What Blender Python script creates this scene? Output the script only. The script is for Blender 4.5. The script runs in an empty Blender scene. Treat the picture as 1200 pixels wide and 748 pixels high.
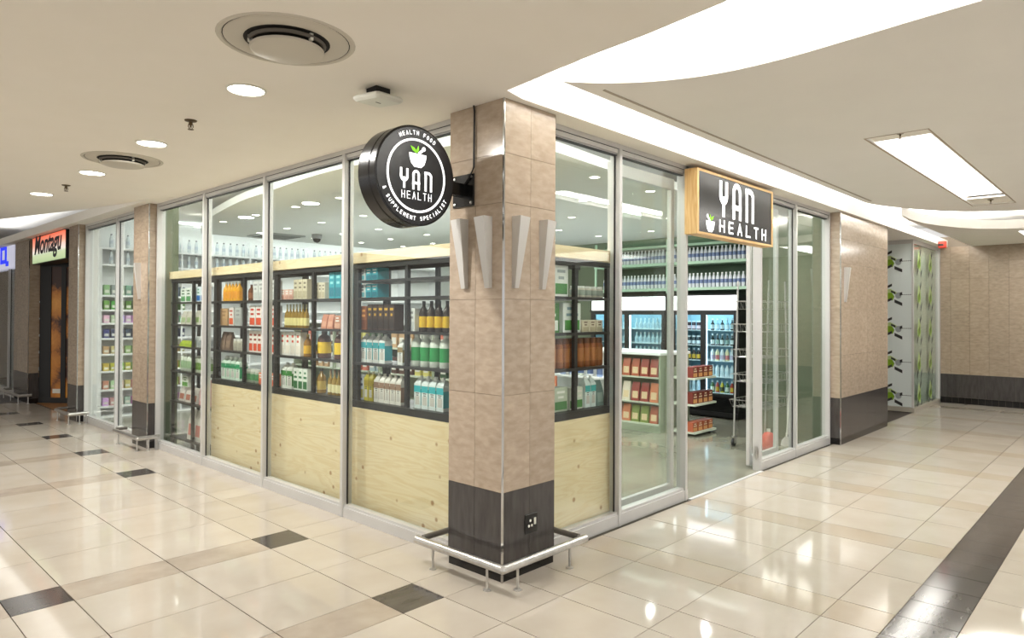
import bpy, math, random
from mathutils import Vector, Matrix
random.seed(7)
C = bpy.context.scene.collection
R = math.radians
SC = bpy.context.scene

# ------------------------------------------------------------------ camera
CAM = (-3.0351, -2.9233, 1.65)
YAW, PITCH, ROLL, FL = R(43.197), R(0.6104), R(0.2654), 799.88
def cam_axes():
    f = Vector((math.cos(YAW), math.sin(YAW), 0)); r = Vector((math.sin(YAW), -math.cos(YAW), 0)); u = Vector((0, 0, 1))
    f2 = f*math.cos(PITCH) + u*math.sin(PITCH); u2 = u*math.cos(PITCH) - f*math.sin(PITCH)
    return f2, r*math.cos(ROLL) + u2*math.sin(ROLL), u2*math.cos(ROLL) - r*math.sin(ROLL)
F_, R_, U_ = cam_axes()
cd = bpy.data.cameras.new('camera'); cam = bpy.data.objects.new('camera', cd); C.objects.link(cam)
cd.sensor_width = 36; cd.lens = FL/1200*36; cd.shift_y = -13.04/1200; cd.clip_start = .05; cd.clip_end = 200
m = Matrix.Identity(4)
for i in range(3):
    m[i][0] = R_[i]; m[i][1] = U_[i]; m[i][2] = -F_[i]; m[i][3] = CAM[i]
cam.matrix_world = m
SC.camera = cam

# ------------------------------------------------------------------ world, exposure, large lights
w = bpy.data.worlds.new('ambient_fill'); SC.world = w; w.use_nodes = True  # even background added as ambient fill through the open sides
w.node_tree.nodes['Background'].inputs[0].default_value = (1.0, .98, .95, 1)
w.node_tree.nodes['Background'].inputs[1].default_value = 0.8
SC.view_settings.view_transform = 'Standard'; SC.view_settings.look = 'None'
SC.view_settings.exposure = 0.0; SC.view_settings.gamma = 1; SC.view_settings.use_curve_mapping = False
SC.cycles.transparent_max_bounces = 24
def area(name, loc, size, energy, color=(1, .98, .95), up=False, rotz=0, shape='RECTANGLE'):
    l = bpy.data.lights.new(name, 'AREA'); l.shape = shape; l.size = size[0]; l.size_y = size[1] if len(size) > 1 else size[0]
    l.energy = energy; l.color = color
    o = bpy.data.objects.new(name, l); C.objects.link(o); o.location = loc
    o.rotation_euler = (math.pi if up else 0, 0, rotz); return o
# cove lights lie on top of the ceiling boards and shine up at the white upper ceiling
COVE = (1.0, .99, .97)
area('cove_light', (6.2, .12, 3.17), (11.6, 0.3), 156, COVE, up=True)
area('cove_light', (3.2, -.68, 3.17), (5.6, 0.4), 62, COVE, up=True)
area('cove_light', (-.64, -2.6, 3.17), (0.4, 5.0), 177, COVE, up=True)
area('cove_light', (.95, -3.2, 3.17), (0.4, 4.0), 125, COVE, up=True)
area('cove_light', (9.6, -.68, 3.17), (4.5, 0.4), 52, COVE, up=True)
area('cove_light', (10.2, -2.6, 3.17), (0.4, 4.0), 83, COVE, up=True)
area('cove_light', (.12, 10.5, 3.17), (0.4, 9.5), 36, COVE, up=True)
# unseen fill lights added at ceiling height behind and beside the camera, without fixtures
for (x, y) in ((-6.2, -1.6), (-6.2, 3.2), (-1.6, -6.2), (3.4, -6.4), (9.5, -6.2), (-6.2, 8.5)):
    area('unseen_fill_light', (x, y, 2.985), (2.2, 2.2), 62, (1, .98, .95))

# ------------------------------------------------------------------ materials
def lin(c):
    c = c/255
    return c/12.92 if c <= .04045 else ((c+.055)/1.055)**2.4
def rgb(*c): return (lin(c[0]), lin(c[1]), lin(c[2]), 1)
MATS = {}
def base(name):
    mt = bpy.data.materials.new(name); mt.use_nodes = True; MATS[name] = mt
    return mt, mt.node_tree, mt.node_tree.nodes['Principled BSDF']
def mat(name, col, rough=.5, metal=0, spec=.5, emit=None, es=1, trans=0, coat=0):
    if name in MATS: return MATS[name]
    mt, nt, b = base(name)
    b.inputs['Base Color'].default_value = rgb(*col); b.inputs['Roughness'].default_value = rough
    b.inputs['Metallic'].default_value = metal; b.inputs['Specular IOR Level'].default_value = spec
    b.inputs['Coat Weight'].default_value = coat
    if trans: b.inputs['Transmission Weight'].default_value = trans
    if emit: b.inputs['Emission Color'].default_value = rgb(*emit); b.inputs['Emission Strength'].default_value = es
    return mt
def noisy(name, c1, c2, rough=.5, scale=(1, 1, 1), ns=8, detail=4, spec=.5, metal=0, rnd=0, bump=0, coat=0, lo=.3, hi=.7, dist=0, rr=None):
    mt, nt, b = base(name); N = nt.nodes; L = nt.links
    tc = N.new('ShaderNodeTexCoord'); mp = N.new('ShaderNodeMapping'); mp.inputs['Scale'].default_value = scale
    oi = N.new('ShaderNodeObjectInfo'); no = N.new('ShaderNodeTexNoise'); no.inputs['Scale'].default_value = ns; no.inputs['Detail'].default_value = detail
    no.inputs['Distortion'].default_value = dist
    L.new(tc.outputs['Object'], mp.inputs[0])
    va = N.new('ShaderNodeVectorMath'); va.operation = 'ADD'; vs = N.new('ShaderNodeVectorMath'); vs.operation = 'SCALE'
    cb = N.new('ShaderNodeCombineXYZ')
    for i in range(3): L.new(oi.outputs['Random'], cb.inputs[i])
    L.new(cb.outputs[0], vs.inputs[0]); vs.inputs['Scale'].default_value = 37
    L.new(mp.outputs[0], va.inputs[0]); L.new(vs.outputs[0], va.inputs[1]); L.new(va.outputs[0], no.inputs['Vector'])
    cr = N.new('ShaderNodeValToRGB'); cr.color_ramp.elements[0].position = lo; cr.color_ramp.elements[1].position = hi
    cr.color_ramp.elements[0].color = rgb(*c1); cr.color_ramp.elements[1].color = rgb(*c2)
    L.new(no.outputs['Fac'], cr.inputs[0]); out = cr.outputs[0]
    if rnd:
        hs = N.new('ShaderNodeHueSaturation'); mr = N.new('ShaderNodeMapRange')
        mr.inputs['To Min'].default_value = 1-rnd; mr.inputs['To Max'].default_value = 1+rnd*.6
        L.new(oi.outputs['Random'], mr.inputs['Value']); L.new(mr.outputs[0], hs.inputs['Value']); L.new(out, hs.inputs['Color']); out = hs.outputs[0]
    L.new(out, b.inputs['Base Color'])
    b.inputs['Roughness'].default_value = rough; b.inputs['Specular IOR Level'].default_value = spec; b.inputs['Metallic'].default_value = metal
    b.inputs['Coat Weight'].default_value = coat
    if rr:
        m2 = N.new('ShaderNodeMapRange'); m2.inputs['To Min'].default_value = rr[0]; m2.inputs['To Max'].default_value = rr[1]
        L.new(no.outputs['Fac'], m2.inputs['Value']); L.new(m2.outputs[0], b.inputs['Roughness'])
    if bump:
        bp = N.new('ShaderNodeBump'); bp.inputs['Strength'].default_value = bump; bp.inputs['Distance'].default_value = .002
        L.new(no.outputs['Fac'], bp.inputs['Height']); L.new(bp.outputs[0], b.inputs['Normal'])
    return mt
def woodmat(name, axis=1, c=((236, 217, 182), (228, 204, 161), (176, 134, 90))):
    """pale pine plywood: stretched growth bands along the length, small dark knots"""
    mt, nt, b = base(name); N = nt.nodes; L = nt.links
    tc = N.new('ShaderNodeTexCoord'); mp = N.new('ShaderNodeMapping')
    s = [8, 8, 8]; s[axis] = .9; mp.inputs['Scale'].default_value = s
    oi = N.new('ShaderNodeObjectInfo'); cb = N.new('ShaderNodeCombineXYZ')
    for i in range(3): L.new(oi.outputs['Random'], cb.inputs[i])
    vs = N.new('ShaderNodeVectorMath'); vs.operation = 'SCALE'; vs.inputs['Scale'].default_value = 23; L.new(cb.outputs[0], vs.inputs[0])
    va = N.new('ShaderNodeVectorMath'); va.operation = 'ADD'
    L.new(tc.outputs['Object'], mp.inputs[0]); L.new(mp.outputs[0], va.inputs[0]); L.new(vs.outputs[0], va.inputs[1])
    no = N.new('ShaderNodeTexNoise'); no.inputs['Scale'].default_value = 1.0; no.inputs['Detail'].default_value = 3; no.inputs['Distortion'].default_value = .8
    L.new(va.outputs[0], no.inputs['Vector'])
    mul = N.new('ShaderNodeMath'); mul.operation = 'MULTIPLY'; mul.inputs[1].default_value = 9; L.new(no.outputs['Fac'], mul.inputs[0])
    fr = N.new('ShaderNodeMath'); fr.operation = 'PINGPONG'; fr.inputs[1].default_value = .5; L.new(mul.outputs[0], fr.inputs[0])
    cr = N.new('ShaderNodeValToRGB'); cr.color_ramp.elements[0].color = rgb(*c[0]); cr.color_ramp.elements[1].color = rgb(*c[1])
    cr.color_ramp.elements[0].position = .1; cr.color_ramp.elements[1].position = .5
    d2 = N.new('ShaderNodeMath'); d2.operation = 'MULTIPLY'; d2.inputs[1].default_value = 1.0; L.new(fr.outputs[0], d2.inputs[0]); L.new(d2.outputs[0], cr.inputs[0])
    vo = N.new('ShaderNodeTexVoronoi'); vo.inputs['Scale'].default_value = 5.5; L.new(tc.outputs['Object'], vo.inputs['Vector'])
    kr = N.new('ShaderNodeValToRGB'); kr.color_ramp.elements[0].position = .07; kr.color_ramp.elements[1].position = .13
    kr.color_ramp.elements[0].color = (1, 1, 1, 1); kr.color_ramp.elements[1].color = (0, 0, 0, 1); L.new(vo.outputs['Distance'], kr.inputs[0])
    mx = N.new('ShaderNodeMixRGB'); mx.inputs[2].default_value = rgb(*c[2]); L.new(kr.outputs[0], mx.inputs[0]); L.new(cr.outputs[0], mx.inputs[1])
    L.new(mx.outputs[0], b.inputs['Base Color']); b.inputs['Roughness'].default_value = .5
    return mt
def glassmat(name, tint=(251, 254, 252), ior=1.4):
    mt = bpy.data.materials.new(name); mt.use_nodes = True; MATS[name] = mt; nt = mt.node_tree; N = nt.nodes; L = nt.links; N.clear()
    o = N.new('ShaderNodeOutputMaterial'); t = N.new('ShaderNodeBsdfTransparent'); t.inputs[0].default_value = rgb(*tint)
    g = N.new('ShaderNodeBsdfGlossy'); g.inputs['Roughness'].default_value = 0.0
    fz = N.new('ShaderNodeFresnel'); ge = N.new('ShaderNodeNewGeometry'); mr = N.new('ShaderNodeMapRange')
    mr.inputs['To Min'].default_value = ior; mr.inputs['To Max'].default_value = 1/ior; L.new(ge.outputs['Backfacing'], mr.inputs['Value']); L.new(mr.outputs[0], fz.inputs[0]); mx = N.new('ShaderNodeMixShader')
    L.new(fz.outputs[0], mx.inputs[0]); L.new(t.outputs[0], mx.inputs[1]); L.new(g.outputs[0], mx.inputs[2]); L.new(mx.outputs[0], o.inputs[0])
    return mt
M = dict(
 ceil=noisy('warm_plaster', (238, 233, 224), (240, 235, 227), .9, ns=3, spec=.2),
 ceilw=mat('white_plaster', (246, 246, 244), .9, spec=.2),
 ceilr=noisy('pale_plaster', (236, 233, 228), (239, 236, 231), .9, ns=2, spec=.2),
 cream=noisy('cream_porcelain', (181, 172, 158), (189, 181, 169), .09, ns=3, rnd=.05, rr=(.035, .075)),
 tan=noisy('tan_porcelain', (176, 164, 147), (183, 172, 156), .09, ns=3, rnd=.04, rr=(.035, .075)),
 taupe=noisy('taupe_porcelain', (160, 148, 134), (178, 167, 152), .16, ns=5, rnd=.05),
 blackt=noisy('charcoal_floor_tile', (66, 62, 60), (82, 78, 74), .1, scale=(1, 4, 1), ns=6, rnd=.08),
 grout=mat('dark_grout', (58, 50, 42), .9),
 stone=noisy('taupe_travertine', (150, 133, 114), (172, 155, 135), .17, scale=(2, 2, 5), ns=6, detail=12, rnd=.07, dist=.25, lo=.3, hi=.7),
 stonel=noisy('pale_travertine', (166, 149, 130), (188, 171, 152), .17, scale=(2, 2, 5), ns=6, detail=12, rnd=.06, dist=.25, lo=.3, hi=.7),
 char=noisy('charcoal_wall_tile', (60, 56, 55), (76, 72, 70), .22, scale=(5, 5, 1), ns=5, rnd=.06),
 kick=mat('black_mosaic', (22, 20, 20), .15),
 mortar=mat('mortar', (128, 116, 102), .9),
 alu=noisy('satin_aluminium', (196, 195, 193), (204, 203, 201), .36, ns=2, metal=.2, spec=.6),
 alud=mat('shadow_gasket', (26, 26, 26), .5),
 steel=noisy('brushed_steel', (188, 186, 182), (206, 204, 200), .28, scale=(1, 1, 1), ns=30, metal=.9),
 chrome=mat('chrome', (205, 205, 205), .12, metal=1),
 glass=glassmat('shopfront_glass'), fglass=glassmat('fridge_door_glass', (240, 250, 252), 1.35),
 ply=woodmat('pine_plywood', 1), plyx=woodmat('pine_plywood_x', 0), pine=woodmat('pine_frame', 2, ((228, 190, 132), (214, 168, 104), (150, 100, 52))),
 pinex=woodmat('pine_frame_x', 0, ((228, 190, 132), (214, 168, 104), (150, 100, 52))),
 rack=mat('black_rack_paint', (22, 22, 24), .4), shelfm=mat('charcoal_shelf', (34, 31, 31), .4),
 green=noisy('sage_green_paint', (88, 98, 76), (96, 106, 84), .6, ns=2), mint=mat('mint_shelf_edge', (178, 210, 184), .5),
 dgreen=mat('deep_green_panel', (62, 84, 62), .6), conc=noisy('polished_concrete', (112, 112, 98), (140, 139, 124), .16, ns=1.6, detail=8, rr=(.1, .22)),
 white=mat('white_paint', (236, 238, 236), .5), wshelf=mat('white_shelf', (240, 242, 242), .4),
 black=mat('gloss_black', (16, 16, 17), .22), mblack=mat('matt_black', (20, 20, 20), .5), face=mat('sign_face_black', (20, 20, 23), .3),
 lit=mat('backlit_white', (250, 250, 250), .5, emit=(255, 255, 255), es=1.1), leaf=mat('backlit_green', (130, 200, 30), .5, emit=(130, 205, 30), es=.8),
 down=mat('downlight_lens', (255, 250, 240), .5, emit=(255, 250, 240), es=14), diff=mat('panel_diffuser', (255, 252, 246), .5, emit=(255, 252, 246), es=3.2),
 fhead=mat('fridge_light_header', (250, 250, 252), .5, emit=(250, 250, 255), es=1.4), fled=mat('fridge_led', (220, 240, 255), .5, emit=(215, 240, 255), es=7),
 vent=mat('vent_grey_white', (196, 190, 178), .6), vdark=mat('vent_void', (30, 27, 24), .8), wap=mat('white_plastic', (224, 224, 214), .45),
 red=mat('red_plastic', (206, 62, 44), .35), brass=mat('aged_brass', (96, 80, 58), .4, metal=.7),
)

# ------------------------------------------------------------------ mesh helpers
class MB:
    def __init__(s): s.v = []; s.f = []; s.m = []; s.s = []
    def add(s, vs, fs, mi=0, sm=False):
        o = len(s.v); s.v += [tuple(x) for x in vs]
        for f in fs: s.f.append([i+o for i in f]); s.m.append(mi); s.s.append(sm)
    def box(s, x0, y0, z0, x1, y1, z1, mi=0):
        if x1 < x0: x0, x1 = x1, x0
        if y1 < y0: y0, y1 = y1, y0
        if z1 < z0: z0, z1 = z1, z0
        s.add([(x0, y0, z0), (x1, y0, z0), (x1, y1, z0), (x0, y1, z0), (x0, y0, z1), (x1, y0, z1), (x1, y1, z1), (x0, y1, z1)],
              [(0, 3, 2, 1), (4, 5, 6, 7), (0, 1, 5, 4), (1, 2, 6, 5), (2, 3, 7, 6), (3, 0, 4, 7)], mi); return s
    def bevbox(s, x0, y0, z0, x1, y1, z1, b, mi=0):
        ring = lambda z, i: [(x0+b if 0 else x0+i+b, y0+i, z), (x1-i-b, y0+i, z), (x1-i, y0+i+b, z), (x1-i, y1-i-b, z), (x1-i-b, y1-i, z), (x0+i+b, y1-i, z), (x0+i, y1-i-b, z), (x0+i, y0+i+b, z)]
        rs = [ring(z0, b), ring(z0+b, 0), ring(z1-b, 0), ring(z1, b)]
        vs = sum(rs, []); fs = [tuple(range(7, -1, -1)), tuple(range(24, 32))]
        for k in range(3):
            for i in range(8): j = (i+1) % 8; fs.append((k*8+i, k*8+j, k*8+8+j, k*8+8+i))
        s.add(vs, fs, mi); return s
    def prism(s, poly, z0, z1, mi=0, T=None):
        """polygon (counter-clockwise) extruded z0..z1; T maps (u,v,w)->world"""
        n = len(poly); vs = [(p[0], p[1], z0) for p in poly] + [(p[0], p[1], z1) for p in poly]
        if T: vs = [T(*q) for q in vs]
        s.add(vs, [tuple(range(n-1, -1, -1)), tuple(range(n, 2*n))] + [(i, (i+1) % n, n+(i+1) % n, n+i) for i in range(n)], mi); return s
    def lathe(s, prof, n=16, c=(0, 0), mi=0, cap=True, sm=True, T=None):
        vs = []; fs = []
        for r, z in prof:
            for k in range(n):
                a = 2*math.pi*k/n; vs.append((c[0]+r*math.cos(a), c[1]+r*math.sin(a), z))
        for j in range(len(prof)-1):
            for k in range(n): l = (k+1) % n; fs.append((j*n+k, j*n+l, (j+1)*n+l, (j+1)*n+k))
        if T: vs = [T(*q) for q in vs]
        s.add(vs, fs, mi, sm)
        if cap:
            o = len(s.v)-len(vs); s.f.append([o+i for i in range(n-1, -1, -1)]); s.m.append(mi); s.s.append(False)
            s.f.append([o+(len(prof)-1)*n+i for i in range(n)]); s.m.append(mi); s.s.append(False)
        return s
    def tube(s, pts, r, n=8, mi=0, sm=True):
        P = [Vector(p) for p in pts]; rings = []
        for i, p in enumerate(P):
            d = (P[min(i+1, len(P)-1)]-P[max(i-1, 0)]).normalized()
            a = Vector((0, 0, 1)) if abs(d.z) < .9 else Vector((1, 0, 0))
            u = d.cross(a).normalized(); v = d.cross(u).normalized(); k = 1.0
            if 0 < i < len(P)-1:
                e = (P[i+1]-p).normalized(); k = 1/max(.5, d.dot(e))
            rings.append((p, u*k if 0 < i < len(P)-1 else u, v))
        vs = [p+u*r*math.cos(2*math.pi*j/n)+v*r*math.sin(2*math.pi*j/n) for p, u, v in rings for j in range(n)]
        fs = [(i*n+j, i*n+(j+1) % n, (i+1)*n+(j+1) % n, (i+1)*n+j) for i in range(len(P)-1) for j in range(n)]
        s.add(vs, fs, mi, sm); o = len(s.v)-len(vs)
        s.f.append([o+i for i in range(n)]); s.m.append(mi); s.s.append(False)
        s.f.append([o+(len(P)-1)*n+i for i in range(n-1, -1, -1)]); s.m.append(mi); s.s.append(False); return s
    def mesh(s, name, mats):
        me = bpy.data.meshes.new(name); me.from_pydata(s.v, [], s.f)
        for mm in (mats if isinstance(mats, (list, tuple)) else [mats]): me.materials.append(mm)
        me.polygons.foreach_set('material_index', s.m); me.polygons.foreach_set('use_smooth', s.s); me.update()
        if any(s.s): me.set_sharp_from_angle(angle=R(38))
        return me
def place(name, me, parent=None, loc=(0, 0, 0), rot=(0, 0, 0), label=None, kind=None):
    o = bpy.data.objects.new(name, me); C.objects.link(o); o.location = loc; o.rotation_euler = rot
    if parent: o.parent = parent
    if label: o['label'] = label
    if kind: o['kind'] = kind
    return o
def obj(name, mb, mats, parent=None, loc=(0, 0, 0), rot=(0, 0, 0), label=None, kind=None):
    return place(name, mb.mesh(name, mats), parent, loc, rot, label, kind)
def tag(o, label, cat=None, group=None, kind=None):
    o['label'] = label
    if cat: o['category'] = cat
    if group: o['group'] = group
    if kind: o['kind'] = kind
    return o
def thing(name, label, cat, loc=(0, 0, 0), rz=0, group=None, kind=None):
    o = place(name, None, None, loc, (0, 0, rz)); return tag(o, label, cat, group, kind)
def B(*a): return MB().box(*a)
def struct(name, mb, mats, label=None):
    o = obj(name, mb, mats); o['kind'] = 'structure'
    if label: o['label'] = label
    return o
def setting(name, label=None, loc=(0, 0, 0)):
    o = place(name, None, None, loc); o['kind'] = 'structure'
    if label: o['label'] = label
    return o

# ------------------------------------------------------------------ floor
xs = []
k = -.38-1.5*8
while k < -.4: xs += [k, k+.6, k+1.2]; k += 1.5      # .. -.38 -> columns .6 .6 .3
xs = [round(x, 3) for x in xs] + [-.38, .10, .40, .89]
k = .89
while k < 14: xs += [k+.3, k+.9, k+1.5]; k += 1.5
xs = sorted(set(round(x, 3) for x in xs))
ys = [-.38, .10, .40]; k = .40
while k < 20: ys += [k+.6, k+1.2, k+1.5]; k += 1.5
ys += [-.98, -1.58, -1.88, -2.18]; k = -2.18
while k > -9: ys += [k-.6, k-1.2, k-1.5]; k -= 1.5
ys = sorted(set(round(y, 3) for y in ys))
floor = setting('floor', 'polished cream porcelain tiles with taupe and charcoal bands')
obj('floor_base', B(-9.5, -9, -.12, 13.2, 18.5, -.009), M['grout'], floor)
tiles = []
def band_y(a, b): return abs(b-a) < .31
for i in range(len(xs)-1):
    for j in range(len(ys)-1):
        x0, x1, y0, y1 = xs[i], xs[i+1], ys[j], ys[j+1]
        cx, cy = (x0+x1)/2, (y0+y1)/2
        if x0 < -9.4 or x1 > 13.1 or y0 < -8.9 or y1 > 18.4: continue
        if cx > .3 and cy > .45: continue                       # inside the shop
        if x0 >= .1 and y0 >= .1: continue
        k = 'cream'
        inband = .1 <= y0 and abs(y1-y0) < .31 and (abs((y0-.1) % 1.5) < .02 or abs((y0-.1) % 1.5) > 1.48)
        narrow = abs(x1-x0) < .31
        if cx < -.3 and inband and not (3.05 < y0 < 3.2):
            col = round((-.68-x0)/1.5, 3)
            k = 'blackt' if narrow else 'taupe'
            if x0 > -.4: k = 'cream'
        elif cx > .3 and cy < .1 and narrow and x0 > .8 and y1 < .11 and y0 > -1.9: k = 'tan'
        if y0 < -2.1 and y1 > -2.17 and x0 > -.4:
            n = max(1, round((x1-x0)/.3))
            for q in range(n): tiles.append((x0+(x1-x0)*q/n, x0+(x1-x0)*(q+1)/n, y0, y1, 'blackt'))
            continue
        tiles.append((x0, x1, y0, y1, k))
def seen(t):
    cx, cy = (t[0]+t[1])/2, (t[2]+t[3])/2
    d = Vector((cx, cy, 0))-Vector(CAM); D = d.dot(F_)
    if D < .6: return 0
    px = 600+FL*d.dot(R_)/D; py = 361-FL*d.dot(U_)/D
    if px < -60 or px > 1260 or py > 800: return 0
    if cx > .2 and cy > .2: return 0
    return (t[1]-t[0])*(t[3]-t[2])*1.65/D**3
tiles.sort(key=seen, reverse=True)
cache = {}
rest = MB(); keys = ['cream', 'tan', 'taupe', 'blackt']
rr = random.Random(3)
def tile_mesh(sx, sy, mt, g=.0028, th=.011):
    key = (round(sx, 2), round(sy, 2), mt.name)
    if key not in cache: cache[key] = MB().box(-sx/2+g, -sy/2+g*.7, -th, sx/2-g, sy/2-g*.7, 0).mesh('floor_tile', mt)
    return cache[key]
for n, t in enumerate(tiles):
    if n < 292 and seen(t) > 0:
        place('floor_tile', tile_mesh(t[1]-t[0], t[3]-t[2], M[t[4]]), floor, ((t[0]+t[1])/2, (t[2]+t[3])/2, rr.uniform(-.0004, 0)))
    else: rest.box(t[0]+.002, t[2]+.0015, -.011, t[1]-.002, t[3]-.0015, -.0002, keys.index(t[4]))
obj('floor_tile', rest, [M[q] for q in keys], floor, kind='stuff')
struct('floor_shop', B(.13, .13, -.02, 8.0, 9.45, .001), M['conc'], 'polished grey-green concrete floor inside the shop')
struct('trim_1', B(2.54, .095, -.01, 4.1, .13, .006), M['alu'], 'thin pale threshold strip in the shop doorway')
tag(obj('entrance_mat', MB().bevbox(-.6, 12.4, 0, .0, 13.9, .012, .004), noisy('grey_mat', (96, 94, 96), (112, 110, 110), .9, ns=60)), 'grey entrance mat on the tiles at the far left shop', 'mat')
struct('floor_recess', B(.14, 10.2, -.02, 1.6, 12.0, .002), mat('brown_wood_floor', (150, 108, 66), .4), 'brown floor inside the dried fruit shop doorway')

# ------------------------------------------------------------------ ceiling
def ccw(p):
    a = sum(p[i][0]*p[(i+1) % len(p)][1]-p[(i+1) % len(p)][0]*p[i][1] for i in range(len(p)))
    return p if a > 0 else p[::-1]
ceiling = setting('ceiling', 'warm white plaster ceiling boards with bright coves between them')
left_edge = [(-.62, -9), (-.5, -5), (-.38, -3), (-.29, -1.61), (-.22, -1.17), (-.19, -.85), (-.15, -.56), (-.08, -.1), (.10, -.06), (.14, .3), (.14, 5.3), (-.08, 5.5),
             (-.2, 6.3), (-.38, 7.15), (-.59, 7.93), (-.93, 9.19), (-1.45, 10.6), (-2.2, 12.3), (-3.3, 14.4), (-5.5, 18.5)]
obj('ceiling_board', MB().prism(ccw([(-9.5, -9)] + left_edge + [(-9.5, 18.5)]), 3.0, 3.13), M['ceil'], ceiling)
obj('ceiling_board', MB().prism(ccw([(-.07, -.06), (12.35, -.04), (12.35, 1.6), (8.38, 1.6), (8.38, .2), (.14, .2), (.14, .25), (.1, -.02)]), 3.0003, 3.13), M['ceil'], ceiling, label='narrow plaster soffit over the right shopfront')
obj('ceiling_board', MB().prism(ccw([(-.1, 5.45), (.2, 5.4), (.2, 18.5), (-.1, 18.5)]), 3.0003, 3.13), M['ceil'], ceiling)
def arc(p0, p1, p2, n=14):
    """smooth curve through three control points (quadratic)"""
    return [((1-t)**2*p0[0]+2*t*(1-t)*p1[0]+t*t*p2[0], (1-t)**2*p0[1]+2*t*(1-t)*p1[1]+t*t*p2[1]) for t in [i/n for i in range(n+1)]]
def smooth(pts, n=5):
    out = []
    P = [pts[0]]+pts+[pts[-1]]
    for i in range(1, len(P)-2):
        for k in range(n):
            t = k/n; a, b, c, d = P[i-1], P[i], P[i+1], P[i+2]
            out.append(tuple(.5*((2*b[q])+(-a[q]+c[q])*t+(2*a[q]-5*b[q]+4*c[q]-d[q])*t*t+(-a[q]+3*b[q]-3*c[q]+d[q])*t**3) for q in (0, 1)))
    return out+[pts[-1]]
curve_a = smooth([(.02, -.44), (.2, -.6), (.38, -.84), (.5, -1.15), (.53, -1.5), (.5, -1.85), (.45, -2.3), (.4, -3.0), (.45, -4.2), (.8, -5.6), (1.4, -7)])
curve_b = smooth([(5.73, -.45), (6.17, -.56), (6.74, -.81), (7.3, -1.2), (7.62, -1.8), (7.7, -2.6), (7.5, -3.8), (7.0, -5.2), (6.2, -7)])
# the floating raft, cut round the luminaire recess
LX0, LX1, LY0, LY1 = 2.56, 6.82, -1.75, -1.34
raft = obj('ceiling_raft', MB().prism(ccw(curve_a + [(LX0, -7), (LX0, -.44)]), 3.0, 3.12)
    .prism(ccw([(LX0, -.44), (LX0, LY1), (LX1, LY1), (LX1, -.855), (6.62, -.745), (6.4, -.645), (6.17, -.56), (5.95, -.49), (5.73, -.45)]), 3.0, 3.12)
    .prism(ccw([(LX0, LY0), (LX0, -7), (6.2, -7), (LX1, -5.6), (LX1, LY0)]), 3.0, 3.12)
    .prism(ccw([(LX1, -.855)] + [p for p in curve_b if p[0] > LX1+.01 and p[1] > -5.5] + [(LX1, -5.6)]), 3.0, 3.12), M['ceilr'], ceiling, label='floating plaster raft with curved ends')
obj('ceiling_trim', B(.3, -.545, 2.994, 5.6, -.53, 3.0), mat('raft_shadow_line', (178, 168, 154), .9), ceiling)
# outer ceiling beyond the raft, cut round the second luminaire
obj('ceiling_board', MB().prism(ccw([(13.2, -.44), (7.75, -.44), (7.2, -.47), (7.08, -.5), (7.6, -.5), (8.1, -.54), (8.54, -.64), (9.05, -.82), (9.4, -1.03), (9.62, -1.3), (9.7, -1.52), (9.8, -1.9), (9.85, -2.3), (9.7, -3.6), (9.2, -5.2), (8.4, -9), (13.2, -9)]), 2.995, 3.13), M['ceil'], ceiling)
obj('ceiling_slab', B(-9.5, -9, 3.5, 13.2, 18.5, 3.62), M['ceilw'], ceiling, label='bright white upper ceiling above the coves')
# shop ceiling: dropped board with a curved perimeter cove
cv = smooth([(.62, .75), (.5, 1.6), (.45, 2.9), (.58, 4.23), (.67, 5.06), (.95, 6.42), (1.3, 7.6), (1.7, 8.65)])
obj('ceiling_board', MB().prism(ccw(cv + [(7.3, 8.65), (7.3, .95), (2.2, .72), (1.3, .64)]), 2.99, 3.08), mat('shop_ceiling_white', (222, 226, 224), .9), ceiling, label='shop ceiling board with downlights')
obj('ceiling_board', B(.2, .2, 3.18, 8.1, 9.5, 3.22), M['ceilw'], ceiling)
area('shop_cove_light', (.32, 4.3, 3.1), (.1, 8), 60, (1, 1, 1), up=True)
area('shop_cove_light', (4.0, .36, 3.1), (7, .1), 22, (1, 1, 1), up=True)
area('shop_cove_light', (4.0, 9.0, 3.1), (6.5, .1), 50, (.95, 1, 1), up=True)
area('shop_cove_light', (7.75, 4.5, 3.1), (.1, 8), 20, (.95, 1, .97), up=True)

# ------------------------------------------------------------------ walls and pillars
def tile_face(parent, o, n, cols, rows, th=.012, skip=None):
    """tiles standing on a wall face. o = corner, n = '-x'|'-y'|'+x'; cols are distances along the face, rows (z0, z1, material)"""
    for (z0, z1, mt) in rows:
        for a, b in zip(cols[:-1], cols[1:]):
            wd = b-a; h = z1-z0; key = ('w', round(wd, 3), round(h, 3), mt.name)
            if key not in cache: cache[key] = MB().box(-wd/2+.0012, -th, -h/2+.0012, wd/2-.0012, 0, h/2-.0012).mesh('stone_tile', mt)
            c = (a+b)/2; z = (z0+z1)/2
            nm = 'charcoal_tile' if mt in (M['char'], M['kick']) else 'stone_tile'
            if n == '-x': place(nm, cache[key], parent, (o[0], o[1]+c, z), (0, 0, -math.pi/2))
            elif n == '-y': place(nm, cache[key], parent, (o[0]+c, o[1], z))
            elif n == '+x': place(nm, cache[key], parent, (o[0], o[1]+c, z), (0, 0, math.pi/2))
T = .012
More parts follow.
